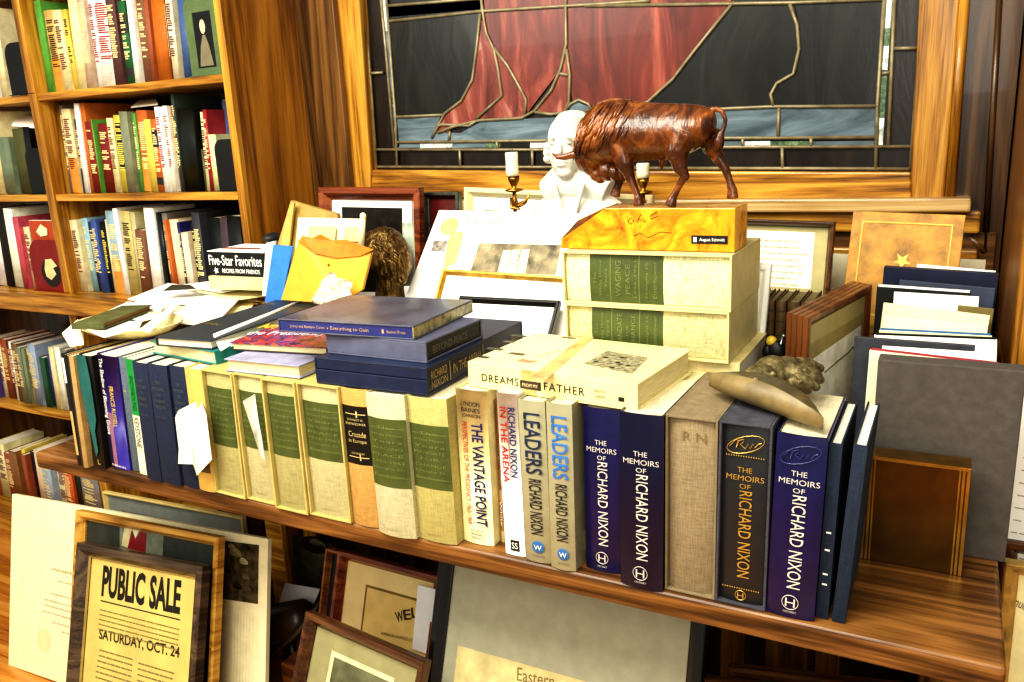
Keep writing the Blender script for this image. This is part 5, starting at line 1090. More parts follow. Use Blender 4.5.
envelope('envelope', 'olive tan kraft envelope standing behind the cream window card', 'envelope', [(272, 262), (290.8, 200.5), (298, 203), (337, 214), (345, 262)], [1.42, 1.45, 1.45, 1.45, 1.42], P((176, 146, 76), .6, .2, 0, 0, 16), .012)
envelope('folder', 'tan strip of kraft folder with a creased edge at the left of the kraft envelope', 'folder', [(270, 290), (288, 210), (291, 201), (294, 203), (284, 290)], [1.40, 1.43, 1.43, 1.43, 1.40], P((206, 174, 96), .6, .15), .006)
t = envelope('window_card', 'cream card with two cut-out windows behind the orange envelope', 'card', [(294, 262), (298, 217.5), (363, 219), (362, 262)], [1.33, 1.36, 1.36, 1.33], P((232, 222, 176), .55, .06), .005)
m = MB(); pl = Plane((0, 1.345, 0), (1, 0, 0), (0, 0, 1)); 
for a, b in (((309, 226), (337, 240)), ((345, 227), (361, 241))):
    pts = [ony(a[0]-1, b[1], 1.340), ony(b[0]-1, b[1]+.5, 1.340), ony(b[0], a[1], 1.352), ony(a[0]+1, a[1], 1.352)]; m.add([p+V((0, -.003, 0)) for p in pts], [(0, 1, 2, 3)], P((200, 186, 130), .6, .1))
obj('cut_out_windows', m, t); m = MB(); m.tube([ony(361, 252, 1.33), ony(363, 216, 1.33)], .006, P((236, 226, 180), .5), 8); m.ell(ony(363, 216, 1.33), (.007, .006, .007), P((236, 226, 180), .5)); obj('rolled_edge', m, t)
bag = MB(); mm, n, b = new('plastic', .12, 0, .6); t_ = noise(n, coords(n, (1, 1, 1)), 40, 3, .6, 2); r = ramp(n, [(.35, (150, 140, 110)), (.5, (214, 206, 182)), (.62, (250, 246, 232))], t_.outputs[0]); n.links.new(r.outputs[0], b.inputs['Base Color']); bump(n, b, t_.outputs[0], .6, .004)
g_ = []; P4 = [ony(312, 302, 1.21), ony(347, 310, 1.21), ony(352, 284, 1.245), ony(328, 272, 1.25)]
for i in range(9):
    for j in range(9):
        s, u = i/8, j/8; p = (P4[0].lerp(P4[1], s)).lerp(P4[3].lerp(P4[2], s), u); p.y -= .006*math.sin(s*9+u*4)+.004*math.sin(u*11); g_.append(p)
bag.add(g_, [(i*9+j, (i+1)*9+j, (i+1)*9+j+1, i*9+j+1) for i in range(8) for j in range(8)], mm, True)
o = solid('plastic_bag', bag, 'crinkled clear plastic bag in front of the orange envelope', 'bag'); o.modifiers.new('s', 'SOLIDIFY').thickness = .001
m = MB(); m.ell(ony(273, 238, 1.5), (.02, .03, .014), P((40, 40, 38), .5)); m.ell(ony(276, 246, 1.5), (.018, .03, .02), P((60, 60, 56), .5)); solid('cap', m, 'dark grey cap lying behind the white folder against the bookcase', 'cap')
envelope('folder', 'dark folder standing between the orange envelope and the bronze head', 'folder', [(356, 292), (366, 256), (378, 252), (376, 292)], [1.36, 1.37, 1.37, 1.36], P((16, 15, 14), .5), .006)
envelope('glass_panel', 'greenish pane of glass on edge just right of the bronze head', 'glass', [(404, 286), (402, 223), (413, 222), (415, 286)], [1.46, 1.47, 1.47, 1.46], P((176, 184, 166), .15, .3), .004)
# bronze head seen from behind
def bronze_head():
    y = 1.40; m = MB(); B = BLACK; c = ony(388, 254, y); m.ell(c, (.046, .052, .060), B, Matrix.Rotation(-.35, 3, 'Y')); m.ell(ony(378, 243, y), (.034, .044, .030), B); m.ell(ony(396, 262, y), (.033, .04, .045), B)
    m.tube([ony(391, 268, y), ony(390, 288, y+.01), ony(390, 300, y+.01)], [.034, .030, .034], B, 16); m.ell(ony(390, 318, y+.02), (.058, .045, .045), B); m.lathe([(.045, 0), (.05, .01), (.03, .03), (.03, .12)], (ony(390, 318, y+.02).x, y+.02, TZ), B, 16)
    m.ell(ony(403, 276, y-.012), (.009, .013, .018), B)
    mm, n, b = new('bronze_patina', .3, .75); t = noise(n, coords(n, (1.5, 1, .35), (0, .5, 0)), 60, 4, .65, 1.5); r = ramp(n, [(.32, (40, 26, 12)), (.5, (112, 84, 44)), (.7, (186, 160, 100))], t.outputs[0]); n.links.new(r.outputs[0], b.inputs['Base Color']); bump(n, b, t.outputs[0], .9, .006)
    root = thing('bust', 'brown bronze bust seen from behind with wavy hair and one ear, left of the certificate', 'bust', (c.x, y, TZ)); o = organic('head', m, mm, .002, 3, root)
    h = MB()
    for i in range(26):
        px, py = random.uniform(370, 392), random.uniform(236, 262); a = ony(px, py, y-.048-.01*random.random()*0); d = V((.022, -.002, -.014)); h.tube([a, a+d*.5+V((0, -.003, .003)), a+d], [.0006, .0018, .0005], mm, 5)
    obj('hair_strands', h, root); h = MB(); e = ony(402.5, 275, y-.03); h.tube([e+V((.008*math.cos(k*.5+.6), -.004, .016*math.sin(k*.5+.6))) for k in range(11)], .0028, mm, 6); obj('ear', h, root)
bronze_head()
# white bust
def white_bust():
    y = 1.66; m = MB(); B = BLACK; pb = lambda px, py, dy=0: ony(px, py, y)+V((0, dy, 0))
    f = V((.25, -1, 0)).normalized()   # facing
    c = pb(567.5, 143); m.ell(c+V((0, .012, .012)), (.046, .056, .050), B); m.ell(c+V((.004, -.018, -.02)), (.036, .040, .054), B); m.ell(c+V((.006, -.032, -.058)), (.020, .018, .016), B)     # skull, face, chin
    m.tube([c+V((.008, -.054, .002)), c+V((.009, -.066, -.018)), c+V((.008, -.056, -.026))], [.004, .0075, .005], B, 8)          # nose
    m.tube([c+V((-.018, -.052, .010)), c+V((-.006, -.056, .013))], [.003, .004], B, 6); m.tube([c+V((.020, -.055, .013)), c+V((.034, -.046, .010))], [.004, .003], B, 6)  # brows
    m.ell(c+V((.006, -.052, -.036)), (.013, .006, .004), B); m.ell(c+V((.006, -.051, -.044)), (.011, .006, .004), B)      # lips
    for s in (-1, 1):
        for k in range(3): m.ell(c+V((s*.046, .004, -.006-.013*k)), (.011, .024, .011), B)       # side curls
    m.ell(c+V((0, .03, .045)), (.04, .04, .024), B)
    m.tube([c+V((0, .01, -.04)), c+V((0, .014, -.09)), c+V((0, .016, -.12))], [.034, .032, .04], B, 16)
    m.tube([pb(545, 195)+V((0, .02, 0)), pb(562, 184)+V((0, .02, 0)), pb(578, 184)+V((0, .02, 0)), pb(606, 195)+V((0, .02, 0))], [.035, .05, .05, .035], B, 16)
    m.ell(pb(575, 222)+V((0, .02, -.01)), (.125, .062, .085), B); m.ell(pb(576, 250)+V((0, .02, 0)), (.085, .05, .06), B)
    for a, b in (((560, 182), (578, 232)), ((590, 182), (578, 232))): m.tube([pb(*a)+V((0, -.035, 0)), pb(*b)+V((0, -.045, 0))], [.006, .004], B, 8)
    base = pb(576, 250)
    m.lathe([(.06, 0), (.062, .02), (.04, .035), (.035, .06), (.045, .10)], (base.x, y+.02, CT), B, 20)
    mat_ = P((222, 218, 204), .5, .05)
    root = thing('bust', 'white plaster bust of a man with curled side hair, behind the bison', 'bust', (base.x, y, CT)); organic('figure', m, mat_, .0022, 2, root)
    e = MB()
    for s, dx in ((-1, -.012), (1, .026)): e.ell(c+V((dx, -.0505, .001)), (.006, .004, .0032), P((206, 200, 184), .5), nu=10, nv=8)
    obj('eyes', e, root)
white_bust()
def candlestick(label, px, ptop, pbot, y, hbase, flame=False):
    a = ony(px, ptop, y); b = ony(px, pbot, y); r = .014
    root = thing('candlestick', label, 'candlestick', (a.x, y, hbase), group='brass candlesticks')
    m = MB(); m.lathe([(.001, 0), (r, 0), (r*1.02, .01), (r*.98, (a.z-b.z)*.6), (r*1.03, a.z-b.z-.003), (r*.9, a.z-b.z), (r*.4, a.z-b.z-.003), (.0005, a.z-b.z-.003)], (b.x, y, b.z), P((246, 238, 200), .4, .05), 18)
    m.tube([(a.x, y, a.z-.003), (a.x+.001, y, a.z+.006)], .0008, BLACK, 6); obj('candle', m, root)
    H = b.z-hbase; m = MB(); m.lathe([(.05, 0), (.052, .006), (.03, .014), (.010, .03), (.008, H*.3), (.012, H*.4), (.006, H*.5), (.004, H-.065), (.008, H-.056), (.0045, H-.046), (.004, H-.036), (.020, H-.032), (.020, H-.029), (.004, H-.026), (.008, H-.018), (.0125, H-.008), (.0125, H), (.0115, H-.001)], (a.x, y, hbase), BRASS, 20); obj('brass_stem', m, root)
    return root, a
r_, a = candlestick('brass candlestick with cream candle left of the white bust', 512.5, 152, 176, 1.62, CT)
m = MB(); p0 = ony(514, 206, 1.60)
for k in range(5): m.tube([p0+V((.0, -.004, .0)), p0+V((.018+.004*k, -.010, .002+.002*k)), p0+V((.034+.003*k, -.012, .004+.006*k))], [.003, .0045, .0008], BRASS, 8)
m.tube([ony(511, 198, 1.60), ony(512, 208, 1.595), ony(520, 209, 1.59)], [.003, .004, .002], BRASS, 8); obj('leaf_ornament', m, r_)
candlestick('brass candlestick partly hidden behind the belly of the carved bison', 643, 163, 178, 1.74, CT)
# right hand certificate in a brown frame
pl, W, H = leaner((668, 216), (836.5, 221.5), 1.72, lean=3, zs=CT)
def inn(t):
    a, b = pl.uv(737, 290), pl.uv(815, 235); s = [(.01, .01, W-.01, H-.01, P((190, 180, 130), .6, .06)), (a[0]-.14, .09, pl.uv(813, 260)[0], b[1]+.005, P((248, 242, 220), .6, .03))]; surf(pl, 'mat_and_document', s, t)
    m = MB()
    for k in range(9):
        v = b[1]-.014-.0125*k; dashes(m, Plane(pl(0, 0, .004), pl.U, pl.V), a[0]+random.uniform(0, .02), pl.uv(815, 260)[0]-.015-random.uniform(0, .02), v, .0022, P((214, 200, 164), .7), .016)
    obj('handwriting', m, t)
picture('picture_frame', 'brown framed handwritten document with olive cream mat, right behind the slipcase stack', 'picture frame', pl, W, H, .013, .02, BRN, inn, 'framed pictures', BRNz)
pl, W, H = leaner((820, 253), (986, 260), 1.84, lean=2, zs=CT)
m = MB(); m.slab(pl, 0, 0, W, H, -.006, 0, P((226, 218, 186), .5, .05)); solid('board', m, 'plain cream board standing against the panelling behind the tan album', 'board')
# tan album
pl, W, H = leaner2((853.3, 211), (966, 215), (845, 282), 1.69, zs=.975)
t = thing('album', 'large worn tan leather album with gilt border and star, behind the navy folders', 'album', mat=pl.mat())
lea = P((188, 138, 56), .45, .28, 0, 0, 26, .3); m = MB(); m.slab(pl, 0, 0, W, H, -.003, 0, lea); m.slab(pl, .0, 0, W, H, -.034, -.031, lea); m.slab(pl, 0, 0, .004, H, -.031, -.003, lea); obj('cover', m, t, bevel=.002)
m = MB(); m.slab(pl, .005, .004, W-.005, H-.005, -.0305, -.0035, PGW); obj('pages', m, t)
m = MB(); gl = P((226, 188, 96), .4, .15, .3); ring(m, Plane(pl(.018, .018, .0), pl.U, pl.V), W-.036, H-.036, .003, .0008, gl); u, v = pl.uv(902, 261); m.poly(pl, [(u+.017*(1 if k % 2 else .4)*math.cos(k*math.pi/5+.3), v+.017*(1 if k % 2 else .4)*math.sin(k*math.pi/5+.3)) for k in range(10)], .0002, .001, gl); obj('gilt_tooling', m, t)
# low pile that carries the album
mkbook('book', 'broad dark book lying under the tan album, hidden behind the folders', 'book', Matrix(((0, 0, -1, .06), (0, 1, 0, 1.545), (1, 0, 0, CT), (0, 0, 0, 1))), .04, .08, .2, P((50, 40, 34), .6)) if False else None
# small brown set of books standing aslant
spx = [(757, 291, 764), (767, 291, 775), (776, 292, 786.5), (787.5, 292, 800), (801, 293, 813)]
gb2 = P((92, 70, 36), .6, .3, 0, 0, 40)
for i, (xa, yt, xb) in enumerate(spx):
    A = ony(xa, 300+i*.6, 1.42); Bp = ony(xb, 300+i*.6, 1.42); ww = (Bp.x-A.x)*.97; hh = A.z-TZ
    def dd(c, w_, h, b, d):
        for z in (.94, .88, .8, .72, .64): spatch(c, w_, h, b, 0, 1, z, z+.006, P((70, 50, 26), .6))
    mkbook('book', ['brown ribbed book half hidden behind the slipcase stack, first of the old set', 'brown ribbed book behind the white frame bar, second of the old set', 'brown ribbed book third of the old set, right of the white frame bar', 'brown ribbed book fourth of the old set', 'brown ribbed book nearest the stacked wooden frames, last of the old set'][i], 'book', Matrix.Translation((A.x, 1.42, TZ+.0005)), ww, .11, hh, gb2, P((128, 116, 76), .7, .2), .004, dd, group='old brown ribbed set')
# white acrylic frame
pl, W, H = leaner((754, 262.4), (772.5, 264), 1.39, lean=0, zs=TZ)
def inn(t): surf(pl, 'print', [(.008, .008, W-.008, H-.008, P((240, 234, 206), .5))], t)
picture('picture_frame', 'narrow white frame standing right beside the slipcase stack', 'picture frame', pl, W, H, .016, .012, WHITE, inn, 'framed pictures')
# stacked wooden frames turned to the left
ztp = 1.075
a, b = onz(803, 317, ztp), onz(867, 284, ztp); U = b-a; U.z = 0; W = U.length; U.normalize()
fm = wood((70, 34, 14), (112, 66, 32), (140, 92, 50), 'y', .35, 10); H = ztp-TZ
N = U.cross(V((0, 0, 1)))
for k in range(4):
    o_ = V((a.x, a.y, TZ))-N*(.0108*k)+U*(.006*k)
    pl = Plane(o_, U, (0, 0, 1))
    def inn(t, pl=pl, k=k):
        if k == 0:
            q = [pl.uv(*p) for p in ((818, 350), (864, 317), (864, 395), (818, 395))]
            m = MB(); m.slab(pl, .014, .014, W-.014, H-.014, .0026, .003, P((190, 176, 122), .6, .05)); obj('mat', m, t)
            m = MB(); m.slab(pl, .028, .02, W-.022, H-.048, .0031, .0034, P((168, 152, 98), .6, .1)); obj('inner_mat', m, t)
            m = MB(); pg_ = [(.042, .02), (W-.03, .02), (W-.03, H-.068), (.042, H-.074)]; m.poly(pl, pg_, .0035, .0039, P((244, 240, 226), .6)); obj('print', m, t)
            m = MB(); m.tube([pl(*pl.uv(*p), .0045) for p in ((822, 372), (836, 360), (846, 352), (850, 347), (855, 346))], .0012, P((90, 80, 56), .5), 5); obj('pen_line', m, t)
    picture('picture_frame', ['front wooden frame of the slanted stack, pale mat and drawing showing', 'second wooden frame of the slanted stack, only its edge showing', 'third wooden frame of the slanted stack, only its edge showing', 'rearmost wooden frame of the slanted stack'][k], 'picture frame', pl, W, H, .018, .0095, fm, inn, 'slanted stack of wooden frames', fm)
# ---- files and folders at the right
def sheetboard(label, TL, TR, y0, y1, mat, th=.004, zs=TZ, name='folder', cat='folder', lean=0, edge=None):
    pl, W, H = leaner(TL, TR, y0, y1, lean, zs=zs); t = thing(name, label, cat, mat=pl.mat(), group='folders and papers on the right end of the bench')
    m = MB(); m.slab(pl, 0, 0, W, H, -th, 0, mat); obj('board', m, t, bevel=.0006)
    if edge: m = MB(); m.slab(pl, .002, H-.0, W-.002, H+.003, -th+.001, -.001, edge); obj('paper_edge', m, t)
    return t, pl, W, H
sheetboard('dark grey folder standing nearest the wooden frames', (854.5, 337), (975, 346), 1.29, 1.278, P((62, 64, 70), .5, .15), .008)
sheetboard('cream sheets with a dark pink corner just behind the tall grey linen board', (869.5, 350), (1000, 365), 1.262, 1.245, P((240, 232, 196), .6, .05), .005, name='paper', cat='paper', edge=P((170, 60, 70), .5))
sheetboard('white sheet behind the cream sheets, edge reaching the shelf', (882, 346), (975, 352), 1.272, 1.26, WHITE, .003, name='paper', cat='paper')
sheetboard('white folder with a black rim and rounded corner behind the dark grey folder', (874, 335), (997, 340), 1.35, 1.33, WHITE, .006, edge=BLACK)
sheetboard('cream envelope with a blue corner behind the black rimmed folder', (879, 330), (992, 336), 1.375, 1.36, P((234, 226, 184), .6, .06), .004, edge=P((60, 110, 160), .5))
sheetboard('pale printed paper with a faint green line across it', (882.6, 316.5), (988, 325), 1.405, 1.39, P((236, 232, 200), .6, .06), .005, name='paper', cat='paper')
tt, pl, W, H = sheetboard('cream booklet standing behind the pale printed paper', (883.5, 303), (990, 316), 1.44, 1.425, PAPERY, .006, name='booklet', cat='booklet')
sheetboard('white letter sheets standing tallest in the middle of the files', (894, 292), (979, 297), 1.465, 1.45, WHITE, .005, name='paper', cat='paper')
sheetboard('olive brown card poking out at the right of the white letters', (958, 305), (994, 309), 1.452, 1.444, P((120, 106, 60), .6), .003, name='card', cat='card')
sheetboard('black folder with a white paper edge along the top', (877, 286.5), (971, 293), 1.49, 1.478, P((26, 28, 28), .45), .008, edge=WHITE)
sheetboard('slate blue grey folder in front of the navy binder', (899.5, 280), (995.5, 288.5), 1.515, 1.50, P((66, 74, 92), .5, .15), .007)
sheetboard('dark navy binder at the back of the files, below the tan album', (884, 266.5), (999, 274), 1.55, 1.535, P((26, 30, 58), .5, .15), .014, name='binder', cat='binder')
sheetboard('white sheet sticking up out of the dark navy binder', (917, 264), (996, 271), 1.572, 1.561, WHITE, .003, name='paper', cat='paper')
0 and sheetboard('brown wooden frame edge between the slanted frames and the black folder', (866, 322), (880, 305), 1.38, 1.44, fm, .01, name='picture_frame', cat='picture frame')
# tall grey linen board
tall = cloth((84, 77, 70), .07)
pl, W, H = leaner((878, 359.5), (1027, 371.5), 1.2, 1.2, 0, zs=TZ); t = thing('slipcase', 'tall grey brown linen boxed album standing behind the brass bookend', 'box', mat=pl.mat())
m = MB(); m.slab(pl, 0, 0, W, H, -.035, 0, tall); obj('case', m, t, bevel=.002)
# brass bookend block
A, B = onz(859, 559, TZ), onz(958.7, 574.8, TZ); y = (A.y+B.y)/2; top = ony(861.4, 455, y).z
t = thing('bookend', 'heavy brown brass block bookend with grooved gold edges, at the right end of the bench', 'bookend', ((A.x+B.x)/2, y, TZ))
bf = metal((112, 82, 40), .32, .3, 8); be = metal((190, 150, 74), .3, .2); X0, X1 = A.x, max(B.x, ony(972, 467, y).x); dp = .036
m = MB(); m.box((X0, y, TZ), (X1, y+dp, top), bf); obj('block', m, t, bevel=.0012)
m = MB()
for a_, b_ in ((X0+.0005, X0+.0045), (X0+.0065, X0+.0095), (X0+.0115, X0+.0135), (X1-.0045, X1-.0005), (X1-.0095, X1-.0065), (X1-.0135, X1-.0115)): m.box((a_, y-.0012, TZ+.0005), (b_, y, top-.0005), be)
m.box((X0+.0005, y-.0005, top-.004), (X1-.0005, y+dp, top+.0008), be); obj('gold_edging', m, t)

# ================================================================== BELOW THE BENCH
# big cream calligraphy board
pl, W, H = leaner2((12, 494), (268, 539), (8, 682), 1.19, 1.19, zs=.0)
t = thing('mounted_document', 'large cream board with faint calligraphy and a seal, leaning left of the framed poster', 'document', mat=pl.mat())
m = MB(); m.slab(pl, 0, 0, W, H, -.012, 0, P((240, 230, 188), .5, .05)); obj('board', m, t, bevel=.001)
m = MB(); pk = P((150, 130, 96), .7)
for k, (x0, x1, y_) in enumerate([(52, 78, 569), (58, 78, 581), (50, 78, 593), (44, 78, 599), (45, 78, 605), (43, 78, 611), (52, 78, 622), (62, 78, 632)]):
    a, b = pl.uv(x0, y_), pl.uv(x1+14, y_+3); 
    for i in range(int((b[0]-a[0])/.011)):
        u = a[0]+i*.011; m.tube([pl(u+.002*j, a[1]+(.003 if j % 2 else -.002)*(1.6 if k == 0 else 1)*random.uniform(.5, 1.2), .0006) for j in range(5)], .0004, pk, 3)
obj('calligraphy', m, t)
m = MB(); u, v = pl.uv(44, 640); m.poly(pl, [(u+.03*math.cos(k*.3), v+.03*math.sin(k*.3)) for k in range(21)], .0002, .0006, P((228, 216, 168), .5, .03)); obj('embossed_seal', m, t)
m = MB(); q = [pl.uv(*p) for p in ((219, 540), (259, 545), (258, 604), (218, 598))]; m.poly(pl, q, .0002, .0008, P((74, 64, 44), .4, .9, 0, 0, 46)); obj('photograph', m, t)
m = MB()
for (x, y_, s, c) in ((232, 548, .012, (170, 160, 120)), (236, 555, .02, (150, 140, 100)), (244, 563, .014, (190, 180, 140)), (228, 572, .012, (30, 26, 18)), (246, 578, .012, (110, 98, 66)), (238, 588, .016, (36, 30, 20))):
    u, v = pl.uv(x, y_); m.ell(pl(u, v, .0008), (s, .0008, s), P(c, .5, .3), nu=10, nv=6)
obj('photograph_figures', m, t)
m = MB()
for k in range(8):
    u0, v0 = pl.uv(232+k*3, 612); m.slab(pl, u0, v0-.35, u0+.001, v0, .0002, .0005, P((226, 214, 170), .6))
obj('faint_lines', m, t)
# grey framed picture under the bench
pl, W, H = leaner((106, 490), (246, 516), 1.33, lean=3, zs=0)
def inn(t): surf(pl, 'grey_mat', [(.005, .005, W-.005, H-.005, P((130, 136, 130), .5, .06)), (.06, .1, W-.06, H-.05, P((108, 112, 106), .5, .1))], t)
picture('picture_frame', 'thin cream frame with grey mat under the left end of the bench', 'picture frame', pl, W, H, .010, .014, P((206, 184, 120), .4), inn, 'framed pictures below the bench')
# gold oak frame
pl, W, H = leaner2((83, 509), (225.5, 536), (75, 682), 1.135, 1.135, zs=0)
def inn(t):
    surf(pl, 'grey_mat', [(.01, .01, W-.01, H-.01, P((52, 56, 48), .5, .15))], t)
    m = MB(); q = [pl.uv(*p) for p in ((121, 526), (165, 534), (163, 575), (121, 565))]; m.poly(pl, q, .0032, .0036, P((120, 124, 104), .5, .2))
    m.poly(pl, [pl.uv(*p) for p in ((123, 545), (126, 527), (134, 528), (130, 548))], .0037, .004, P((210, 196, 150), .5)); m.poly(pl, [pl.uv(*p) for p in ((129, 548), (133, 530), (137, 539), (142, 531), (148, 533), (147, 552))], .0037, .0041, P((130, 24, 30), .5)); m.poly(pl, [pl.uv(*p) for p in ((134, 529), (137, 538), (141, 530))], .0042, .0045, P((226, 216, 180), .5)); obj('painted_figure', m, t)
picture('picture_frame', 'golden oak frame with dark mat standing behind the framed public sale poster', 'picture frame', pl, W, H, .023, .022, GFR, inn, 'framed pictures below the bench', GFRz)
# public sale poster
pl, W, H = leaner2((86, 541), (211, 565), (75, 682), 1.085, 1.085, zs=0)
GR = wood((34, 24, 16), (70, 54, 38), (104, 84, 62), 'x', .35, 12); GRz = wood((34, 24, 16), (70, 54, 38), (104, 84, 62), 'z', .35, 12)
def inn(t):
    fw = .030; pp = P((208, 188, 112), .6, .08, 0, 0, 12)
    m = MB(); m.slab(pl, fw*.9, fw*.9, W-fw*.9, H-fw*.9, .0026, .003, pp); obj('poster', m, t)
    m = MB(); ring(m, Plane(pl(fw-.001, fw-.001, .006), pl.U, pl.V), W-2*fw+.002, H-2*fw+.002, .004, .004, P((206, 180, 110), .3, .1, .5)); obj('gilt_fillet', m, t)
    z = .0036; m = MB(); blk = P((30, 26, 14), .6, .05)
    ptext(m, pl, 'PUBLIC', (102.5, 596), (145, 606), (102.5, 564), blk, z, .035); ptext(m, pl, 'SALE', (150, 608), (181, 614.5), (150, 574), blk, z, .035)
    q0, q1 = pl.uv(102, 599), pl.uv(181.5, 617); m.slab(pl, q0[0], q0[1]-.004, q1[0], q0[1]-.0015, z-.0003, z+.0002, blk)
    obj('headline', m, t); m = MB()
    ptext(m, pl, 'SATURDAY, OCT. 24', (100, 640), (180.5, 659.5), (100, 628), P((52, 46, 26), .6), z, .02); obj('headline_lettering', m, t)
    m = MB(); sm_ = P((130, 116, 66), .7); u0, u1 = pl.uv(101, 610)[0], pl.uv(181, 620)[0]
    vt = pl.uv(101, 603)[1]
    for k in range(5): dashes(m, pl, u0, u1, vt-.014-.011*k, .0026, sm_, .014, .002, z)
    obj('small_print', m, t); m = MB(); m2 = MB()
    vt = pl.uv(100, 643)[1]; mid = (u0+u1)/2
    for k in range(30):
        dashes(m, pl, u0+random.uniform(0, .01), mid-.008, vt-.014-.0125*k, .003, sm_, .016, .002, z); dashes(m2, pl, mid+.012, u1-random.uniform(0, .02), vt-.018-.0125*k, .003, sm_, .016, .002, z)
    obj('small_print', m, t); obj('small_print', m2, t)
picture('picture_frame', 'dark weathered wooden frame holding a tan PUBLIC SALE poster', 'picture frame', pl, W, H, .032, .026, GR, inn, 'framed pictures below the bench', GRz)
# frame with WEL... document
pl, W, H = leaner2((331, 546.5), (458, 578), (324, 611), 1.26, 1.26, zs=0)
t = thing('picture_frame', 'light brown frame edge with black inner strip behind the arched title document', 'picture frame', mat=pl.mat(), group='framed pictures below the bench')
m = MB(); ring(m, pl, W, H, .012, .02, wood((80, 40, 16), (130, 80, 40), (160, 106, 58), 'z', .35, 8)); obj('frame', m, t); m = MB(); m.slab(pl, .008, .008, W-.008, H-.008, .001, .004, P((20, 20, 20), .4)); obj('black_strip', m, t)
pl, W, H = leaner2((343, 548.5), (445, 575), (335, 615), 1.225, 1.225, zs=0)
def inn(t):
    s = [(.02, .02, W-.02, H-.02, P((214, 192, 136), .5, .04))]; surf(pl, 'mat', s, t); a = pl.uv(367, 584); b = pl.uv(417, 597)
    m = MB(); m.slab(pl, a[0], .04, b[0]+.1, a[1], .0032, .0036, P((120, 92, 34), .4)); m.slab(pl, a[0]+.005, .045, b[0]+.1, a[1]-.005, .0037, .0041, P((206, 178, 110), .6, .06)); obj('document', m, t)
    m = MB(); letters = 'WELLS'
    for i, ch in enumerate(letters):
        x = 398+i*7.5; ptext(m, pl, ch, (x, 622-i*2.2), (x+7.5, 620.5-i*1.6), (x-.5, 611.5-i*2.2), P((60, 44, 20), .6), .0048, .02)
    obj('arched_title', m, t); m = MB()
    ptext(m, pl, 'AMERICAN EXPRESS COMPANY', (382, 634), (425, 644), (382, 631), P((90, 70, 36), .6), .0048); obj('lettering', m, t)
picture('picture_frame', 'mahogany frame with arched title document on a cream mat below the bench', 'picture frame', pl, W, H, .020, .02, MAHO, inn, 'framed pictures below the bench', MAHOz)
slip('white label card tucked in the right side of the arched title frame', [(418, 585), (438, 590), (432, 656), (412, 649)], [1.19, 1.19, 1.165, 1.165], P((226, 224, 222), .6, .03))
# large black frame, grey mat, old certificate
pl, W, H = leaner2((445.5, 546), (711, 602), (430, 682), 1.15, 1.13, zs=0)
def inn(t):
    m = MB(); m.slab(pl, .012, .012, W-.012, H-.012, .0026, .003, P((164, 162, 138), .25, .05)); obj('grey_mat', m, t)
    m = MB(); a = pl.uv(459, 645); b = pl.uv(652, 673); m.slab(pl, a[0], .12, b[0], a[1], .0032, .0037, P((206, 192, 138), .5, .12)); obj('certificate', m, t)
    m = MB(); ptext(m, pl, 'Eastern', (518, 680), (555, 688), (520, 667), P((130, 112, 66), .6), .0042); obj('lettering', m, t)
picture('picture_frame', 'large black frame with wide grey mat around an old certificate, centre below the bench', 'picture frame', pl, W, H, .027, .02, BF, inn, 'framed pictures below the bench')
# small dark frame in front
pl, W, H = leaner2((313, 610), (432, 660), (299, 682), 1.05, 1.02, zs=0)
def inn(t):
    surf(pl, 'mat', [(.02, .02, W-.02, H-.02, P((150, 144, 104), .5, .06))], t); m = MB(); m.slab(pl, .07, .07, W-.07, H-.055, .0032, .0036, P((222, 210, 160), .5)); m.slab(pl, .079, .079, W-.079, H-.064, .0037, .004, P((96, 96, 70), .5, .5, 0, 0, 12)); obj('print', m, t)
picture('picture_frame', 'small dark mahogany frame with olive mat, lowest in front of the arched title frame', 'picture frame', pl, W, H, .022, .022, BRN, inn, 'framed pictures below the bench', BRNz)
# frames at the lower right
for k, (TL, TR, y, lab) in enumerate([((707, 674), (905, 700), 1.10, 'brown moulded frame lowest at the right below the bench'), ((731, 662), (925, 684), 1.16, 'dark brown frame edge just under the right end of the bench')]):
    pl, W, H = leaner(TL, TR, y, lean=9, zs=0)
    def inn(t): surf(pl, 'mat', [(.02, .02, W-.02, H-.02, P((190, 180, 130), .5))], t)
    picture('picture_frame', lab, 'picture frame', pl, W, H, .024, .022, BRN, inn, 'framed pictures below the bench', BRNz)
# dark corner: panel with a carved relief, paper, leather roll, stick
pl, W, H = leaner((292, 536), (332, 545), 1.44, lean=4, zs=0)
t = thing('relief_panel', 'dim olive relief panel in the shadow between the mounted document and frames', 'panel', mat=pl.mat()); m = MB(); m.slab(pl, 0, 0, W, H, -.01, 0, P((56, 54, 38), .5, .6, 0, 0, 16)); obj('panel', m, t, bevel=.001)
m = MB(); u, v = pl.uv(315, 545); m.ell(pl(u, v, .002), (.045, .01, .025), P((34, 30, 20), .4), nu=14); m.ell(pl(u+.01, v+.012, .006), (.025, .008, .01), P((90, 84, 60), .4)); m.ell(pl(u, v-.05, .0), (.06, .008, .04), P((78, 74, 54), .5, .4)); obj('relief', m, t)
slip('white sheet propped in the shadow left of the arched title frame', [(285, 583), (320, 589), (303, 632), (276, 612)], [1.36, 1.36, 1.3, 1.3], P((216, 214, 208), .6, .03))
c = ony(286, 622, 1.26); m = MB(); d_ = V((.9, .25, .25)).normalized(); m.tube([c-d_*.07, c-d_*.055, c+d_*.05, c+d_*.07], [.03, .047, .047, .034], P((60, 40, 24), .35, .3), 18)
m.tube([c-d_*.02+V((0, 0, -.04)), V((c.x, c.y, .25)), V((c.x, c.y, 0))], [.012, .012, .03], BLACK, 10); solid('leather_roll', m, 'dark brown leather roll on a stand below the white sheet', 'roll')
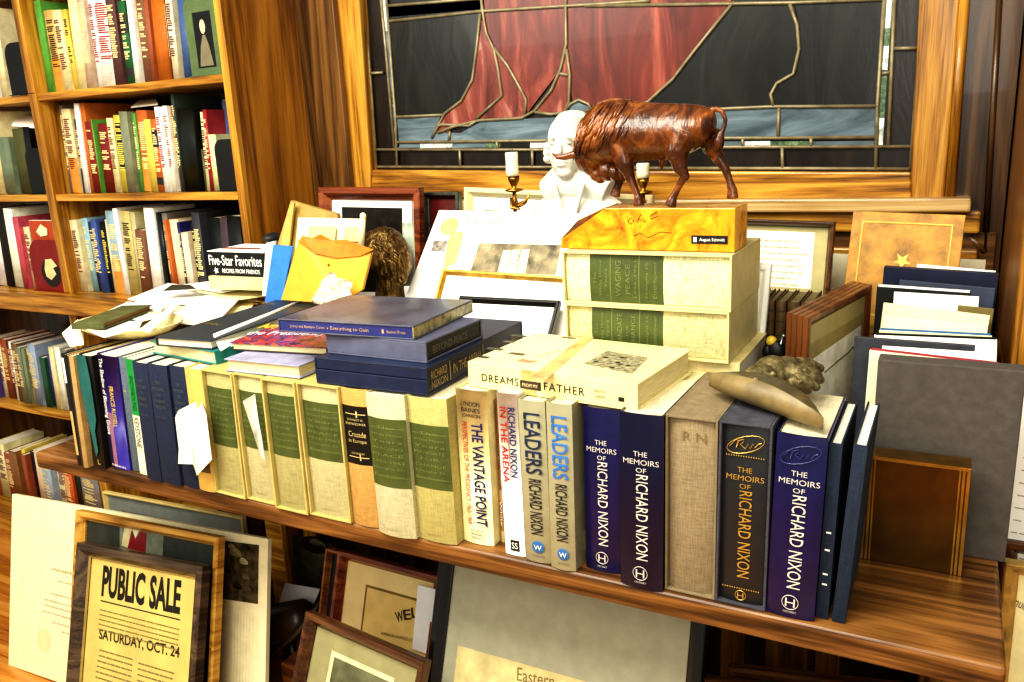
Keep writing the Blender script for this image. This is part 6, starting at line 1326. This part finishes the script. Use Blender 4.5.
m = MB(); m.tube([ony(331, 588, 1.3), ony(300, 630, 1.22), ony(274, 655, 1.2)], [.006, .006, .005], P((66, 56, 34), .4), 8); solid('walking_stick', m, 'thin dark stick slanting across the leather roll', 'stick')
m = MB(); a = onz(262, 655, .20); m.box((-1.3, 1.19, 0), (-.95, 1.42, .2), wood((60, 30, 10), (110, 66, 28), (140, 90, 44), 'x', .4, 9)); solid('wooden_crate', m, 'low brown wooden crate beneath the leather roll in the shadow', 'crate', bevel=.003)
# right of the bench: documents on the floor
pl, W, H = leaner((1004, 557), (1110, 575), 1.27, lean=6, zs=0); pl.O.x = max(pl.O.x, .094)
def inn(t):
    surf(pl, 'paper', [(.015, .015, W-.015, H-.015, P((226, 216, 164), .55, .05))], t); m = MB(); ptext(m, pl, 'Genuine', (1004, 600), (1030, 612), (1004, 590), INK, .0036); obj('title_lettering', m, t); m = MB()
    for k in range(14): dashes(m, pl, .05, W-.04, H-.16-.03*k, .004, P((150, 140, 100), .7), .03, .004, .0036)
    obj('lettering', m, t)
picture('picture_frame', 'framed parchment certificate on the floor at the right end of the bench', 'picture frame', pl, W, H, .020, .02, P((176, 140, 70), .35, .3, .3), inn, 'framed pictures right of the bench')
pl, W, H = leaner((1002, 535), (1110, 552), 1.335, lean=4, zs=0); pl.O.x = max(pl.O.x, .094)
def inn(t): surf(pl, 'paper', [(.015, .015, W-.015, H-.015, P((60, 50, 36), .55, .3))], t)
picture('picture_frame', 'dark frame standing behind the parchment certificate right of the bench', 'picture frame', pl, W, H, .024, .02, BRN, inn, 'framed pictures right of the bench', BRNz)
m = MB(); pl, W, H = leaner((1004, 375), (1090, 385), 1.325, lean=0, zs=.70); m.slab(pl, 0, 0, W, H, -.003, 0, WHITE); 
for k in range(10): dashes(m, pl, .04, W-.03, H-.1-.02*k, .0016, LINE, .02, .003)
solid('paper', m, 'white written sheet at the right picture edge beside the grey linen box', 'paper')
# ================================================================== LIGHT
def area(loc, size, power, col, tgt, sy=None):
    l = bpy.data.lights.new('ceiling_lamp', 'AREA'); l.energy = power; l.color = col; l.size = size
    if sy: l.shape = 'RECTANGLE'; l.size_y = sy
    o = bpy.data.objects.new('ceiling_lamp', l); COL.objects.link(o); o.location = loc
    o.rotation_euler = (V(tgt)-V(loc)).to_track_quat('-Z', 'Y').to_euler(); return o
area((-.9, -.1, 2.75), 1.6, 60, (1, .97, .86), (-.8, 1.3, .8), .8)
area((-2.2, -.6, 2.4), 1.2, 26, (1, .965, .85), (-2.2, 1.6, 1.0))
area((.4, -1.2, 2.0), 1.2, 26, (1, .965, .86), (-.4, 1.2, .7))
wd_ = bpy.data.worlds.new('world'); SC.world = wd_; wd_.use_nodes = True
wd_.node_tree.nodes['Background'].inputs[0].default_value = (1, .975, .86, 1); wd_.node_tree.nodes['Background'].inputs[1].default_value = .42
SC.view_settings.view_transform = 'Standard'
try: SC.view_settings.look = 'High Contrast'
except Exception: pass
SC.view_settings.exposure = .03
